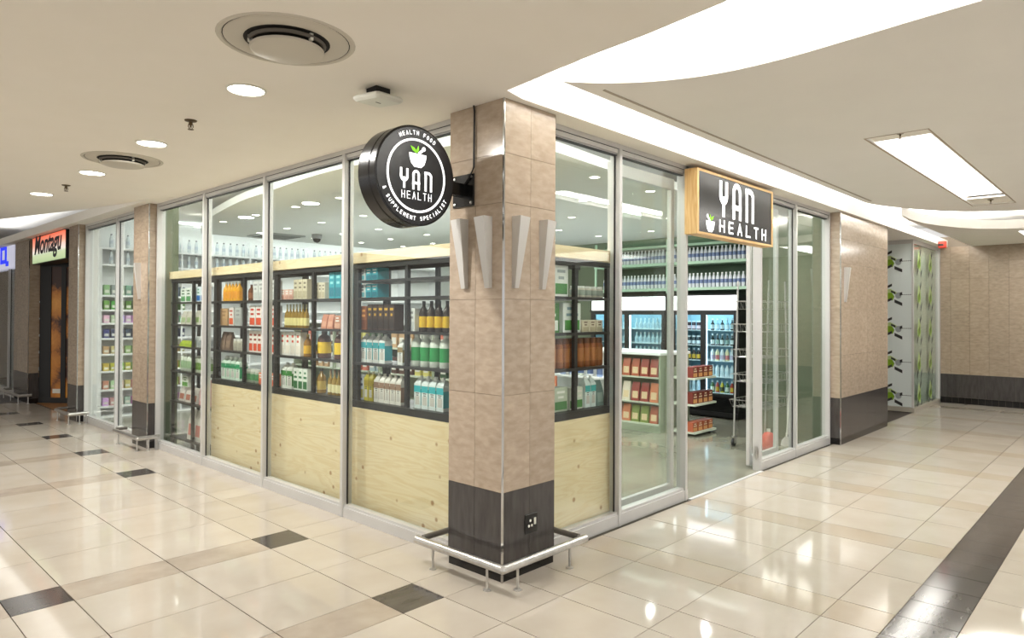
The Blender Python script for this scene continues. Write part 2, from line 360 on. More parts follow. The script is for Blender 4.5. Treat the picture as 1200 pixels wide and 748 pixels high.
def pillar(label, x0, y0, x1, y1, cx, cy, stone, inner=None, top=3.0, blk=.55):
    """pillar with tiled faces towards -x (columns cy) and -y (columns cx)"""
    p = thing('pillar', label, 'pillar', (x0, y0, 0), kind='structure')
    obj('pillar_core', B(T, T, .08, x1-x0-.001, y1-y0-.001, top), M['mortar'], p)
    if inner:
        g = MB()
        if cx[-1] < x1-x0-.01: g.box(cx[-1]+.002, -.001, 0, x1-x0, T+.002, top)
        if cy[-1] < y1-y0-.01: g.box(-.001, cy[-1]+.002, 0, T+.002, y1-y0, top)
        if g.v: obj('inner_face', g, inner, p, label='painted shop side of the pillar')
    rows = [(.085, blk, M['char']), (blk, 1.15, stone), (1.15, 1.75, stone), (1.75, 2.35, stone), (2.35, 2.66, stone), (2.66, top, stone)]
    tile_face(p, (T, 0), '-x', cy, rows); tile_face(p, (0, T), '-y', cx, rows)
    obj('kick_plate', B(.006, .006, 0, x1-x0-.002, y1-y0-.002, .084), M['kick'], p)
    obj('corner_trim', B(-.003, -.003, 0, .008, .008, top), M['chrome'], p)
    return p
pillar('taupe stone pillar at the shop corner, charcoal tiled base', 0, 0, .5, .5, [0, .25, .5], [0, .25, .5], M['stonel'])
pillar('taupe stone pillar left of the shopfront, two bays from the fruit shop', 0, 6.02, .35, 6.55, [0, .095], [0, .265, .53], M['stone'], M['green'])
pillar('slim taupe stone pillar right of the dried fruit shop', 0, 8.95, .19, 9.45, [0, .095], [0, .25, .5], M['stone'], M['white'])
pillar('taupe stone pillar left of the dried fruit shop', 0, 12.0, .165, 13.1, [0, .165], [0, .28, .55, .83, 1.1], M['stone'])
p = pillar('broad taupe stone pillar right of the shop doorway', 6.25, 0, 8.38, 1.2, [0, .38, .76, 1.12, 1.48, 1.81, 2.13], [0, .13], M['stonel'], M['green'], blk=.6)
wf = setting('wall_far', 'taupe stone wall with charcoal skirting at the far right', (12.3, 0, 0))
obj('wall_core', B(T, -9, 0, .4, .15, 3.2), M['mortar'], wf)
cols = [.10, -.09]; 
while cols[-1] > -5: cols.append(round(cols[-1]-.305, 3))
cols = cols[::-1]
tile_face(wf, (T, 0), '-x', cols, [(.56, 1.18, M['stone']), (1.18, 1.78, M['stone']), (1.78, 2.38, M['stone']), (2.38, 2.7, M['stone']), (2.7, 3.0, M['stone'])])
cb_ = [.1, -.2]
while cb_[-1] > -5: cb_.append(round(cb_[-1]-.45, 3))
tile_face(wf, (T, 0), '-x', cb_[::-1], [(.12, .56, M['char'])])
ck = [round(.1-.105*i, 3) for i in range(50)][::-1]
tile_face(wf, (T, 0), '-x', ck, [(0, .12, M['kick'])])
# shop inner walls
struct('wall_back', B(8.0, 1.1, 0, 8.1, 9.5, 3.2), M['green'], 'sage green wall behind the fridges')
struct('wall_end', B(.17, 9.45, 0, 8.1, 9.55, 3.2), M['white'], 'white wall at the far end of the shop')
struct('wall_recess', B(8.3, 1.6, 0, 12.5, 1.7, 3.2), M['ceil'])
struct('wall_neighbour', MB().box(1.6, 9.5, 0, 1.7, 18, 3.2).box(.4, 17.9, 0, 1.7, 18, 3.2), mat('neighbour_wall', (150, 120, 96), .8))
struct('wall_left_end', B(-9.5, 18.4, 0, 1.8, 18.5, 3.5), M['ceil'])

# ------------------------------------------------------------------ shopfront glazing
def win_x(name, label, x, ya, yb, mulls, base=.10):
    """glazing in the plane x, seen from -x"""
    w_ = setting(name, label, (x, 0, 0))
    e = [ya]+mulls+[yb]
    obj('bottom_rail', B(0, ya+.004, 0, .08, yb-.004, base-.02).box(.012, ya+.004, base-.02, .075, yb-.004, base), M['alu'], w_)
    obj('head_rail', B(0, ya, 2.965, .08, yb, 3.0).box(.014, ya, 2.93, .08, yb, 2.965).box(.03, ya, 2.915, .07, yb, 2.93), M['alu'], w_)
    obj('gasket', B(.006, ya, 2.963, .02, yb, 2.967).box(.02, ya, 2.912, .06, yb, 2.917), M['alud'], w_)
    for i, y in enumerate(e):
        hw = .028
        yy = y+hw if i == 0 else (y-hw if i == len(e)-1 else y)
        obj('mullion', B(-.006, yy-hw, 0, .085, yy+hw*.2, 2.965).box(.012, yy+hw*.25, .02, .08, yy+hw, 2.965), M['alu'], w_)
    for y in e:
        if y != e[0]: obj('gasket', B(.035, y-.04, base, .044, y-.026, 2.915), M['alud'], w_)
        if y != e[-1]: obj('gasket', B(.035, y+.026, base, .044, y+.04, 2.915), M['alud'], w_)
    for a, b in zip(e[:-1], e[1:]): obj('glass_pane', B(.045, a+.02, base-.01, .051, b-.02, 2.93), M['glass'], w_)
    return w_
def win_y(name, label, y, xa, xb, mulls, base=.11, glass=None):
    w_ = setting(name, label, (0, y, 0)); e = [xa]+mulls+[xb]
    obj('bottom_rail', B(xa+.004, 0, 0, xb-.004, .08, base-.02).box(xa+.004, .012, base-.02, xb-.004, .075, base), M['alu'], w_)
    obj('head_rail', B(xa, 0, 2.965, xb, .08, 3.0).box(xa, .014, 2.93, xb, .08, 2.965).box(xa, .03, 2.915, xb, .07, 2.93), M['alu'], w_)
    obj('gasket', B(xa, .006, 2.963, xb, .02, 2.967).box(xa, .02, 2.912, xb, .06, 2.917), M['alud'], w_)
    for i, x in enumerate(e):
        hw = .028; xx = x+hw if i == 0 else (x-hw if i == len(e)-1 else x)
        obj('mullion', B(xx-hw, -.006, 0, xx+hw*.2, .085, 2.965).box(xx+hw*.25, .012, .02, xx+hw, .08, 2.965), M['alu'], w_)
    for x in e:
        if x != e[0]: obj('gasket', B(x-.04, .035, base, x-.026, .044, 2.915), M['alud'], w_)
        if x != e[-1]: obj('gasket', B(x+.026, .035, base, x+.04, .044, 2.915), M['alud'], w_)
    for a, b in zip(e[:-1], e[1:]): obj('glass_pane', B(a+.02, .045, base-.01, b-.02, .051, 2.93), M['glass'], w_)
    return w_
win_x('window_1', 'four-bay aluminium shopfront glazing left of the corner pillar', .09, .48, 6.03, [1.92, 3.28, 4.66])
win_x('window_2', 'two-bay aluminium glazing between the two far left pillars', .09, 6.55, 8.95, [7.52])
win_y('window_3', 'two-bay aluminium glazing right of the corner pillar', .13, .48, 2.54, [1.47])
win_y('window_4', 'two-bay aluminium glazing between the doorway and the broad pillar', .13, 4.09, 6.26, [5.11])
struct('trim_2', B(2.5, .13, 2.93, 4.12, .21, 3.0), M['alu'], 'aluminium head rail over the doorway')
def leaf(name, label, x0, x1, y):
    d = setting(name, label, (x0, y, 0)); W = x1-x0
    obj('door_frame', B(0, 0, .03, .055, .04, 2.9).box(W-.055, 0, .03, W, .04, 2.9).box(.055, 0, .03, W-.055, .04, .13).box(.055, 0, 2.8, W-.055, .04, 2.9), M['alu'], d)
    obj('glass_pane', B(.05, .017, .12, W-.05, .023, 2.81), M['glass'], d)
    return d
leaf('door_1', 'sliding glass door leaf parked behind the pane left of the doorway', 1.54, 2.53, .27)
d2 = leaf('door_2', 'sliding glass door leaf parked behind the pane right of the doorway', 4.14, 4.92, .27)
hg = obj('door_hinge', B(-.056, -.12, .14, -.05, -.08, .24).lathe([(.009, .12), (.009, .26)], 10, (-.062, -.1)), M['steel'], d2)

# ------------------------------------------------------------------ far boarded unit
SX = 10.35
bu = setting('window_5', 'boarded glazed shop unit with green and charcoal print', (SX, .1, 0))
obj('kerb', B(-.04, -.02, 0, 2.0, 1.5, .075), mat('pale_kerb', (170, 164, 150), .5), bu)
board = mat('pale_board', (214, 222, 220), .35)
for k in range(3): obj('board_panel', B(.02, .02+.47*k, .08, .05, .48+.47*k, 2.93), board, bu)
for k in range(3): obj('board_panel', B(.05+.62*k, .06, .08, .66+.62*k, .09, 2.95), mat('mint_board', (206, 218, 204), .35), bu)
obj('glass_pane', B(.03, .01, .08, 1.9, .016, 2.93), M['glass'], bu)
obj('frame', B(0, 0, .075, .03, .03, 2.95).box(-.01, 0, 2.93, 1.95, .1, 3.0).box(-.01, .1, 2.93, .1, 1.5, 3.0).box(1.88, -.02, .0, 1.95, .06, 3.0), M['alu'], bu)
gm = mat('print_green', (120, 158, 30), .4); dm = mat('print_charcoal', (44, 44, 46), .4); gy = mat('print_grey', (150, 156, 158), .4)
gl = mat('print_light_green', (172, 192, 130), .4)
def emblem(mb, T_, s=1.0, dark_only=False):
    P = lambda pts, mi, w0=0: mb.prism(pts if 1 else pts, w0, w0+.002, mi, T_)
    sc = lambda pts: [(a*s, b*s) for a, b in pts]
    P(sc([(-.30, -.12), (0, -.12), (.05, .0), (-.02, .12), (-.30, .12)]), 0)
    P(sc([(-.3, .12), (-.02, .12), (.10, .04), (.16, .1), (-.06, .24), (-.3, .2)]), 3)
    P(sc([(-.2, .24), (-.02, .33), (-.02, .41), (-.2, .32)]), 1, .001)
    P(sc([(-.2, -.2), (-.02, -.11), (-.02, -.03), (-.2, -.12)]), 1, .001)
    P(sc([(.05, -.19), (.27, -.3), (.27, -.2), (.05, -.09)]), 1, .001)
    P(sc([(-.05, .14), (.08, .07), (.08, .14), (-.05, .2)]), 1, .002)
    P(sc([(.16+.09*math.cos(i*math.pi/6), .03+.1*math.sin(i*math.pi/6)) for i in range(12)]), 2, .001)
    P(sc([(.2, .02), (.27, .05), (.27, .14), (.2, .12)]), 1, .003)
for z in (.25, .83, 1.42, 2.01, 2.6):
    e = MB(); emblem(e, lambda u, v, w, z=z: (.02-w, .33-u, z+v), .56)
    for q in range(6): e.prism([(.02+.03*q, -.006), (.038+.03*q, -.006), (.038+.03*q, .006), (.02+.03*q, .006)], 0, .002, 1, lambda u, v, w, z=z: (.02-w, .2-u, z+.03+v))
    obj('printed_emblem', e, [gm, dm, gy, gl], bu)
for X in (.42, 1.26):
    for z in (.25, .8, 1.4, 2.0, 2.6):
        e = MB(); TT = lambda u, v, w, z=z, X=X: (X+u*1.15, .0095-w, z+v*1.15)
        e.prism([(-.1, -.02), (.08, -.12), (.1, .1), (-.02, .2)], 0, .002, 3, TT)
        e.prism([(-.06, -.1), (.1, -.02), (.06, .08), (-.08, .02)], .001, .003, 0, TT)
        for a in ((-.12, -.2), (.05, .1), (-.02, -.05), (.1, -.22)):
            e.prism([(a[0], a[1]), (a[0]+.07, a[1]+.09), (a[0]+.07, a[1]+.15), (a[0], a[1]+.06)], .002, .004, 1, TT)
        obj('printed_emblem', e, [gm, dm, gy, gl], bu)

# ------------------------------------------------------------------ ceiling fittings
def downlight(x, y, z, r, label, e, group, col=(1, .97, .92)):
    t = thing('downlight', label, 'ceiling light', (x, y, z), group=group)
    obj('trim_ring', MB().lathe([(r*1.12, 0), (r*1.12, -.006), (r, -.008), (r*.97, -.002)], 24, cap=False), M['wap'], t)
    obj('lens', MB().lathe([(r*.98, -.003), (r*.98, -.004)], 24), M['down'], t)
    area('lamp', (x, y, z-.012), (r*1.8,), e, col, shape='DISK')
for (x, y, n) in ((-1.15, 1.05, 'nearest of the four round downlights, beside the large air vent'), (-1.06, 2.86, 'second nearest round ceiling downlight, beyond the first sprinkler'), (-1.03, 4.5, 'third round ceiling downlight, just past the smaller air vent'), (-1.06, 6.25, 'farthest of the four round ceiling downlights, past both sprinklers')):
    downlight(x, y, 3.0, .105, n, 48, 'mall downlights')
gx = [1.3, 2.3, 3.3, 4.28, 5.25, 6.3]; gy_ = [1.0, 1.9, 2.84, 3.86, 4.85, 5.9, 6.9, 7.8]
OR = ['first', 'second', 'third', 'fourth', 'fifth', 'sixth', 'seventh', 'eighth']
for ix, x in enumerate(gx):
    for iy, y in enumerate(gy_): downlight(x, y, 2.99, .05, f'shop ceiling downlight, {OR[ix]} row in from the left glazing, {OR[iy]} back from the doorway side', 8.5, 'shop ceiling downlights', (1, 1, .98))
def vent_(x, y, r, label):
    t = thing('air_vent', label, 'vent', (x, y, 3.0), group='round ceiling air vents')
    obj('outer_ring', MB().lathe([(r*1.06, 0), (r*1.04, -.006), (r*.99, -.006), (r*.97, -.001)], 40, cap=False), M['vent'], t)
    obj('shadow_gap', MB().lathe([(r*.975, -.0005), (r*.955, -.0006)], 40, cap=False), M['vdark'], t)
    obj('cone', MB().lathe([(r*.955, -.002), (r*.86, -.012), (r*.66, -.004)], 40, cap=False), M['vent'], t)
    obj('throat', MB().lathe([(r*.68, -.001), (r*.68, -.0015)], 32), M['vdark'], t)
    obj('inner_ring', MB().lathe([(r*.60, -.012), (r*.58, -.026), (r*.55, -.026), (r*.57, -.012)], 32, cap=False), mat('vent_ring_grey', (92, 86, 78), .6), t)
    obj('disc', MB().lathe([(r*.52, -.035), (r*.57, -.042), (r*.56, -.052), (r*.52, -.056)], 40), M['vent'], t)
    for a in (40, 160, 280): obj('bracket', B(-.008, -.008, -.035, .008, .008, 0), M['wap'], t, (r*.56*math.cos(R(a)), r*.56*math.sin(R(a)), 0))
vent_(-1.35, .19, .31, 'large round air vent in the ceiling at the top of the picture')
vent_(-1.02, 3.66, .30, 'smaller looking round air vent farther along the left ceiling')
def sprinkler(x, y, z, label, s=1):
    t = thing('sprinkler', label, 'sprinkler', (x, y, z), group='ceiling sprinklers'); t.scale = (s, s, s)
    obj('rosette', MB().lathe([(.042, 0), (.038, -.006), (.016, -.012)], 20), M['brass'], t)
    obj('head', MB().lathe([(.012, -.01), (.012, -.03), (.006, -.035), (.006, -.05)], 10).tube([(-.013, 0, -.025), (-.017, 0, -.045), (-.004, 0, -.062)], .003, 6).tube([(.013, 0, -.025), (.017, 0, -.045), (.004, 0, -.062)], .003, 6), M['brass'], t)
    obj('deflector', MB().lathe([(.02, -.062), (.02, -.065)], 12), M['brass'], t)
sprinkler(-1.11, 1.97, 3.0, 'small brass ceiling sprinkler between the two nearest downlights')
sprinkler(-1.02, 5.43, 3.0, 'small brass ceiling sprinkler near the two farthest downlights')
# long recessed luminaires
def panel_light(x0, x1, y0, y1, label, e):
    t = thing('panel_light', label, 'ceiling light', (x0, y0, 3.0), group='long recessed panel lights')
    W, D = x1-x0, y1-y0
    obj('recess_frame', B(0, 0, 0, W, .012, .13).box(0, D-.012, 0, W, D, .13).box(0, 0, 0, .012, D, .13).box(W-.012, 0, 0, W, D, .13).box(0, 0, .12, W, D, .14), M['ceilr'], t)
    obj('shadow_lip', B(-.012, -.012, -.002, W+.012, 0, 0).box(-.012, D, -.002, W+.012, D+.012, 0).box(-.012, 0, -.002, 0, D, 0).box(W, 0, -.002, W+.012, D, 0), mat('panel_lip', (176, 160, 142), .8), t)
    obj('end_plate', B(.012, .012, .015, .22, D-.012, .03), M['ceil'], t); obj('end_plate', B(W-.5, .012, .015, W-.012, D-.012, .03), M['ceil'], t)
    obj('diffuser', B(.23, .02, .05, W-.52, D-.02, .06), M['diff'], t)
    area('lamp', ((x0+x1)/2-.14, (y0+y1)/2, 3.045), (W-.8, D-.06), e, (1, .98, .94))
panel_light(LX0, LX1, LY0, LY1, 'long glowing panel light recessed in the floating ceiling raft', 60)
t = thing('panel_light', 'second panel light, cut by the right edge of the picture', 'ceiling light', (9.95, -1.95, 2.995), group='long recessed panel lights')
obj('light_frame', B(0, 0, -.012, 1.9, .55, 0), M['ceilr'], t); obj('diffuser', B(.02, .02, -.018, 1.88, .53, -.012), M['diff'], t)
area('lamp', (10.9, -1.67, 2.97), (1.7, .45), 25, (1, .98, .94))
sprinkler(2.62, -1.56, 3.013, 'tiny sprinkler in the near end plate of the panel light', .6)
sprinkler(6.50, -1.56, 3.013, 'tiny sprinkler in the far end plate of the panel light', .75)
t = thing('access_point', 'white square wireless access point hanging under the ceiling by the round sign', 'access point', (-.62, .45, 2.94))
obj('housing', MB().bevbox(-.11, -.11, -.022, .11, .11, .016, .014), M['wap'], t, rot=(R(3), R(-3), R(8)))
obj('mount', B(-.05, -.05, .012, .05, .05, .06), M['vdark'], t)
obj('status_light', B(-.02, -.004, -.0235, .02, .004, -.0215), M['mblack'], t, rot=(R(3), R(-3), R(8)))
t = thing('alarm_sounder', 'small red alarm sounder at the end of the lit cove', 'alarm', (11.55, -.1, 3.05))
obj('sounder_body', MB().bevbox(-.06, -.06, -.13, .06, .062, 0, .012), M['red'], t); obj('sounder_horn', B(-.07, -.03, -.09, -.058, .05, -.05), M['mblack'], t)
t = thing('dome_camera', 'small grey dome camera on the shop ceiling seen through the glass', 'camera', (3.06, 7.3, 2.99))
obj('camera_base', MB().lathe([(.085, 0), (.085, -.06), (.075, -.075)], 20), mat('camera_grey', (140, 142, 142), .4), t)
obj('camera_dome', MB().lathe([(.065, -.075), (.06, -.105), (.04, -.13), (.01, -.142)], 20), M['black'], t)
t = thing('ceiling_cassette', 'square grey ventilation grille in the shop ceiling', 'vent', (2.7, 8.0, 2.99))
obj('grille_frame', B(-.35, -.35, -.02, .35, .35, 0), mat('grille_grey', (168, 174, 174), .6), t)
for i in range(6): obj('grille_slat', B(-.3, -.28+.1*i, -.03, .3, -.24+.1*i, -.02), mat('grille_dark', (110, 116, 116), .6), t)

# ------------------------------------------------------------------ bumper rails
def bumper(label, pts, posts, ret, foot=True):
    t = thing('bumper_rail', label, 'rail', (pts[1][0], pts[1][1], 0), group='steel bumper rails')
    ox, oy = pts[1][0], pts[1][1]; z = .155
    L_ = lambda p, zz: (p[0]-ox, p[1]-oy, zz)
    for a, b in ((pts[0], pts[1]), (pts[1], pts[2])): obj('tube', MB().tube([L_(a, z), L_(b, z)], .026, 14), M['steel'], t)
    obj('elbow', MB().lathe([(.0, -.026), (.0184, -.0184), (.026, 0), (.0184, .0184), (0, .026)], 12, cap=False), M['steel'], t, (0, 0, z))
    for (x, y) in posts:
        q = obj('post', MB().tube([(x-ox, y-oy, 0), (x-ox, y-oy, z)], .008, 10), M['steel'], t)
        f_ = obj('foot', MB().lathe([(.024, 0), (.024, .006), (.01, .012)], 14, (x-ox, y-oy)), M['steel'], q)
    for a, b in ret: obj('wall_return', MB().tube([L_(a, z+.02), L_(b, z+.02)], .02, 12), mat('dull_steel', (120, 116, 110), .4, metal=.6), t)
bumper('L-shaped steel bumper rail round the corner pillar', [(-.14, .66), (-.14, -.14), (.66, -.14)], [(-.14, .49), (-.14, -.01), (-.01, -.14), (.49, -.14)], [((-.13, .6), (.09, .6)), ((.6, -.13), (.6, .13))])
bumper('steel bumper rail round the second pillar, left of the shopfront glazing', [(-.14, 6.75), (-.14, 5.9), (.1, 5.9)], [(-.14, 6.6), (-.14, 5.93), (-.02, 5.9), (.07, 5.9)], [((-.13, 6.72), (.0, 6.72))])
bumper('steel bumper rail at the slim pillar beside the dried fruit shop', [(-.15, 9.45), (-.15, 8.72), (.1, 8.72)], [(-.15, 9.35), (-.15, 8.76), (-.02, 8.72), (.07, 8.72)], [((-.14, 9.42), (.0, 9.42))])
bumper('farthest steel bumper rail at the left edge of the picture', [(-.14, 13.3), (-.14, 11.95), (.05, 11.95)], [(-.14, 13.2), (-.14, 12.6), (-.14, 12.0), (0, 11.95)], [((-.13, 13.27), (.0, 13.27))])

# ------------------------------------------------------------------ sconces
def fin(name_lab, o, face, flip=1, parent_grp='metal fin wall lights'):
    t = thing('wall_sconce', name_lab, 'wall light', o, -math.pi/2 if face == '-x' else 0, group=parent_grp)
    b = MB(); wt, wb, h = .115, .045, .45; k = -1 if flip > 0 else 1
    # tapered blade: one upright edge, the other slanting in towards the narrow foot
    sec = lambda w_, d, z: [(0, 0, z), (0, -d, z), (k*w_, -d*.7, z), (k*w_, 0, z)]
    vs = sec(wb, .028, 0)+sec(wt, .075, h)
    fs = [(0, 1, 2, 3), (7, 6, 5, 4), (0, 4, 5, 1), (1, 5, 6, 2), (2, 6, 7, 3), (3, 7, 4, 0)]
    if k > 0: fs = [f[::-1] for f in fs]
    b.add(vs, [f[::-1] for f in fs], 0)
    obj('blade', b, mat('sconce_silver', (204, 202, 198), .35, metal=.25), t)
    obj('mount_plate', B(k*.01, -.004, .12, k*.04, 0, .3), M['steel'], t)
fin('left one of the two silver fin lights on the pillar face under the round sign', (0, .32, 1.82), '-x')
fin('right one of the two silver fin lights on the pillar face under the round sign', (0, .10, 1.82), '-x')
fin('left one of the two silver fin lights on the pillar face with the socket', (.075, 0, 1.82), '-y', -1)
fin('right one of the two silver fin lights on the pillar face with the socket', (.335, 0, 1.82), '-y', -1)
fin('silver fin light on the second pillar left of the shopfront', (0, 6.28, 1.83), '-x')
fin('silver fin light on the broad pillar right of the doorway', (6.38, 0, 1.84), '-y', -1)

# ------------------------------------------------------------------ stroke lettering
A_ = lambda a0, a1, n, cx=.5, cy=.5, rx=.5, ry=.5: [(cx+rx*math.cos(R(a0+(a1-a0)*i/n)), cy+ry*math.sin(R(a0+(a1-a0)*i/n))) for i in range(n+1)]
G = {'H': [[(0, 0), (0, 1)], [(1, 0), (1, 1)], [(0, .5), (1, .5)]], 'E': [[(1, 0), (0, 0), (0, 1), (1, 1)], [(0, .5), (.85, .5)]],
 'A': [[(0, 0), (.5, 1), (1, 0)], [(.2, .34), (.8, .34)]], 'L': [[(0, 1), (0, 0), (1, 0)]], 'T': [[(0, 1), (1, 1)], [(.5, 0), (.5, 1)]],
 'F': [[(0, 0), (0, 1), (1, 1)], [(0, .5), (.8, .5)]], 'O': [A_(0, 360, 12)], 'D': [[(0, 0), (0, 1), (.5, 1)] + A_(90, -90, 8, .5, .5, .5, .5) + [(0, 0)]],
 'S': [A_(20, 270, 8, .5, .74, .46, .26) + A_(90, -160, 8, .5, .26, .46, .26)], 'U': [[(0, 1), (0, .4)] + A_(180, 360, 8, .5, .4, .5, .4) + [(1, 1)]],
 'P': [[(0, 0), (0, 1), (.6, 1)] + A_(90, -90, 6, .6, .74, .4, .26) + [(0, .48)]], 'M': [[(0, 0), (0, 1), (.5, .4), (1, 1), (1, 0)]],
 'N': [[(0, 0), (0, 1), (1, 0), (1, 1)]], 'C': [A_(50, 310, 10)], 'I': [[(.5, 0), (.5, 1)]],
 '&': [[(1, 0), (.15, .75)] + A_(180, 0, 6, .42, .78, .26, .22) + [(.1, .3)] + A_(180, 300, 5, .45, .25, .38, .25) + [(1, .45)]]}
def stroke(mb, pts, w, T_, mi=0, th=.003, sx=1, sy=1, ox=0, oy=0, ext=True):
    P = [(ox+p[0]*sx, oy+p[1]*sy) for p in pts]
    for k, (a, b) in enumerate(zip(P[:-1], P[1:])):
        d = Vector((b[0]-a[0], b[1]-a[1])); l = d.length
        if l < 1e-6: continue
        d /= l; n = Vector((-d.y, d.x))*w/2; e = d*w*(.5 if ext else .22)
        a_ = Vector(a)-e; b_ = Vector(b)+e
        mb.prism([tuple(a_-n), tuple(b_-n), tuple(b_+n), tuple(a_+n)], k*1e-5, th+k*2e-5, mi, T_)
def word(parent, s, x, y, cw, ch, gap, w, T_):
    for c in s:
        if c == ' ': x += cw*.8+gap; continue
        mb = MB()
        for pl in G[c]: stroke(mb, pl, w, T_, 0, sx=cw, sy=ch, ox=x, oy=y, ext=len(pl) < 4)
        obj('letter', mb, M['lit'], parent)
        x += (cw*.55 if c == 'I' else cw)+gap
# the three tall letters of the shop name, each its own shape
def big(c, mb, x, y, cw, ch, w, T_):
    S = lambda p, e=True: stroke(mb, p, w, T_, sx=cw, sy=ch, ox=x, oy=y, ext=e)
    k = cw/ch
    if c == 'Y': S([(0, 1), (0, .62)]); S([(1, 1), (1, .62)]); S([(0, .63)] + [(.5+.5*math.cos(R(a)), .62+.5*k*1.1*math.sin(R(a))) for a in range(180, 361, 20)] + [(1, .63)], False); S([(.5, .5), (.5, 0)])
    if c == 'A': S([(0, 0), (0, .8)]); S([(1, 0), (1, .8)]); S([(.5+.5*math.cos(R(a)), .79+.5*k*1.1*math.sin(R(a))) for a in range(180, -1, -20)], False); S([(0, .32), (1, .32)])
    if c == 'N': S([(0, 0), (0, 1), (.45, 1)]); S([(.45, 1)] + [(.45+.55*math.cos(R(a)), .8+.2*math.sin(R(a))) for a in range(90, -1, -15)], False); S([(1, .82), (1, 0)])
def mortar(parent, x, y, s, T_, k=1):
    Q = lambda pts: ([(x+k*s*p, y+s*q) for p, q in pts])[::k]
    b = MB(); b.prism(Q([(-.5, .12), (-.47, -.1), (-.38, -.34), (-.2, -.5), (.2, -.5), (.38, -.34), (.47, -.1), (.5, .12)]), 0, .003, 0, T_)
    lg = obj('mortar_logo', b, M['lit'], parent)
    b = MB(); stroke(b, [(.1*k, .17), (.32*k, .36)], s*.12, T_, sx=s, sy=s, ox=x, oy=y); b.prism(Q([(.35+.1*math.cos(R(a)), .39+.1*math.sin(R(a))) for a in range(0, 360, 30)]), 0, .0032, 0, T_)
    obj('pestle', b, M['lit'], lg)
    b = MB()
    b.prism(Q([(-.1, .15), (-.3, .24), (-.42, .44), (-.22, .38), (-.1, .28)]), 0, .003, 0, T_)
    b.prism(Q([(-.08, .15), (-.07, .33), (.03, .5), (.06, .33), (0, .18)]), 0, .003, 0, T_)
    obj('green_leaf', b, M['leaf'], lg)
# round sign
SY = .28
t = thing('round_sign', 'round black projecting light box with white lettering on the corner pillar', 'sign', (-.462, SY, 2.48))
RT = lambda x, y, z: (x, z, y)          # lathe axis along +y (depth away from the front face)
obj('sign_drum', MB().lathe([(.285, .0), (.30, .004), (.30, .05), (.296, .055), (.296, .062), (.30, .067), (.30, .165), (.29, .172)], 64, T=lambda x, y, z: (x, z, -y)), M['black'], t)
obj('sign_face', MB().lathe([(.288, -.002), (.288, .003)], 64, T=lambda x, y, z: (x, z, -y)), M['face'], t)
FT = lambda u, v, w: (u, -.0025-w, v)
b = MB()
for i in range(64):
    a0, a1 = R(i*360/64), R((i+1)*360/64); ro, ri = .221, .208
    b.prism([(ri*math.cos(a0), ri*math.sin(a0)), (ro*math.cos(a0), ro*math.sin(a0)), (ro*math.cos(a1), ro*math.sin(a1)), (ri*math.cos(a1), ri*math.sin(a1))], 0, .003, 0, FT)
obj('white_ring', b, M['lit'], t)
for c, x, cw in (('Y', -.118, .046), ('A', -.026, .040), ('N', .067, .042)):
    b = MB(); big(c, b, x, -.078, cw, .104, .0145, FT); obj('letter', b, M['lit'], t)
word(t, 'HEALTH', -.112, -.142, .021, .042, .0195, .0036, FT)
mortar(t, .006, .116, .13, FT)
def ringtext(s, r, a_start, step, inward):
    a = a_start
    for c in s:
        if c != ' ':
            b = MB(); th = R(a); ux = Vector((math.sin(th), -math.cos(th))) if not inward else Vector((-math.sin(th), math.cos(th)))
            uy = Vector((math.cos(th), math.sin(th))) if not inward else Vector((-math.cos(th), -math.sin(th)))
            ctr = Vector((math.cos(th), math.sin(th)))*r
            TT = lambda u, v, w: FT(ctr.x+ux.x*u+uy.x*v, ctr.y+ux.y*u+uy.y*v, w)
            for pl in G[c]: stroke(b, pl, .0032, TT, sx=.0125, sy=.022, ox=-.0062, oy=-.011, ext=len(pl) < 4)
            obj('letter', b, M['lit'], t)
        a += (step if not inward else -step)
ringtext('HEALTH FOOD', .256, 119, -6.0, False)
ringtext('& SUPPLEMENT SPECIALIST', .256, 203, -5.75, True)
t2 = thing('sign_bracket', 'black steel bracket plate holding the round sign to the pillar', 'bracket', (0, .36, 2.46))
obj('wall_plate', MB().bevbox(-.012, -.1, -.105, 0, .1, .105, .003), M['black'], t2)
obj('arm', B(-.165, -.03, -.04, -.012, .03, .04), M['black'], t2)
for (y, z) in ((-.08, -.085), (.08, -.085), (-.08, .085), (.08, .085)):
    obj('bolt', MB().lathe([(.009, 0), (.009, .005), (.004, .007)], 8, T=lambda a, b_, c: (-.012-c, a, b_)), M['steel'], t2, (0, y, z))
t3 = obj('power_cable', MB().tube([(-.012, .262, 3.0), (-.012, .255, 2.96), (-.012, .258, 2.6), (-.02, .275, 2.56), (-.02, .31, 2.52), (-.02, .34, 2.5)], .006, 8), M['mblack'])
tag(t3, 'black power cable running down the corner pillar to the round sign', 'cable')
# socket
t = thing('wall_socket', 'black three-pin wall socket low on the charcoal pillar tiles', 'socket', (.262, 0, .315))
obj('plate', MB().bevbox(-.06, -.009, -.062, .06, 0, .062, .003), M['black'], t)
for (x, z, r) in ((-.012, .018, .009), (-.026, -.014, .009), (.002, -.014, .009)): obj('pin_hole', MB().lathe([(r, .009), (r, .0105)], 10, T=lambda a, b_, c: (a, -c, b_)), M['wap'], t, (x, 0, z))
obj('switch', B(.022, -.014, -.012, .038, -.009, .03), M['wap'], t)

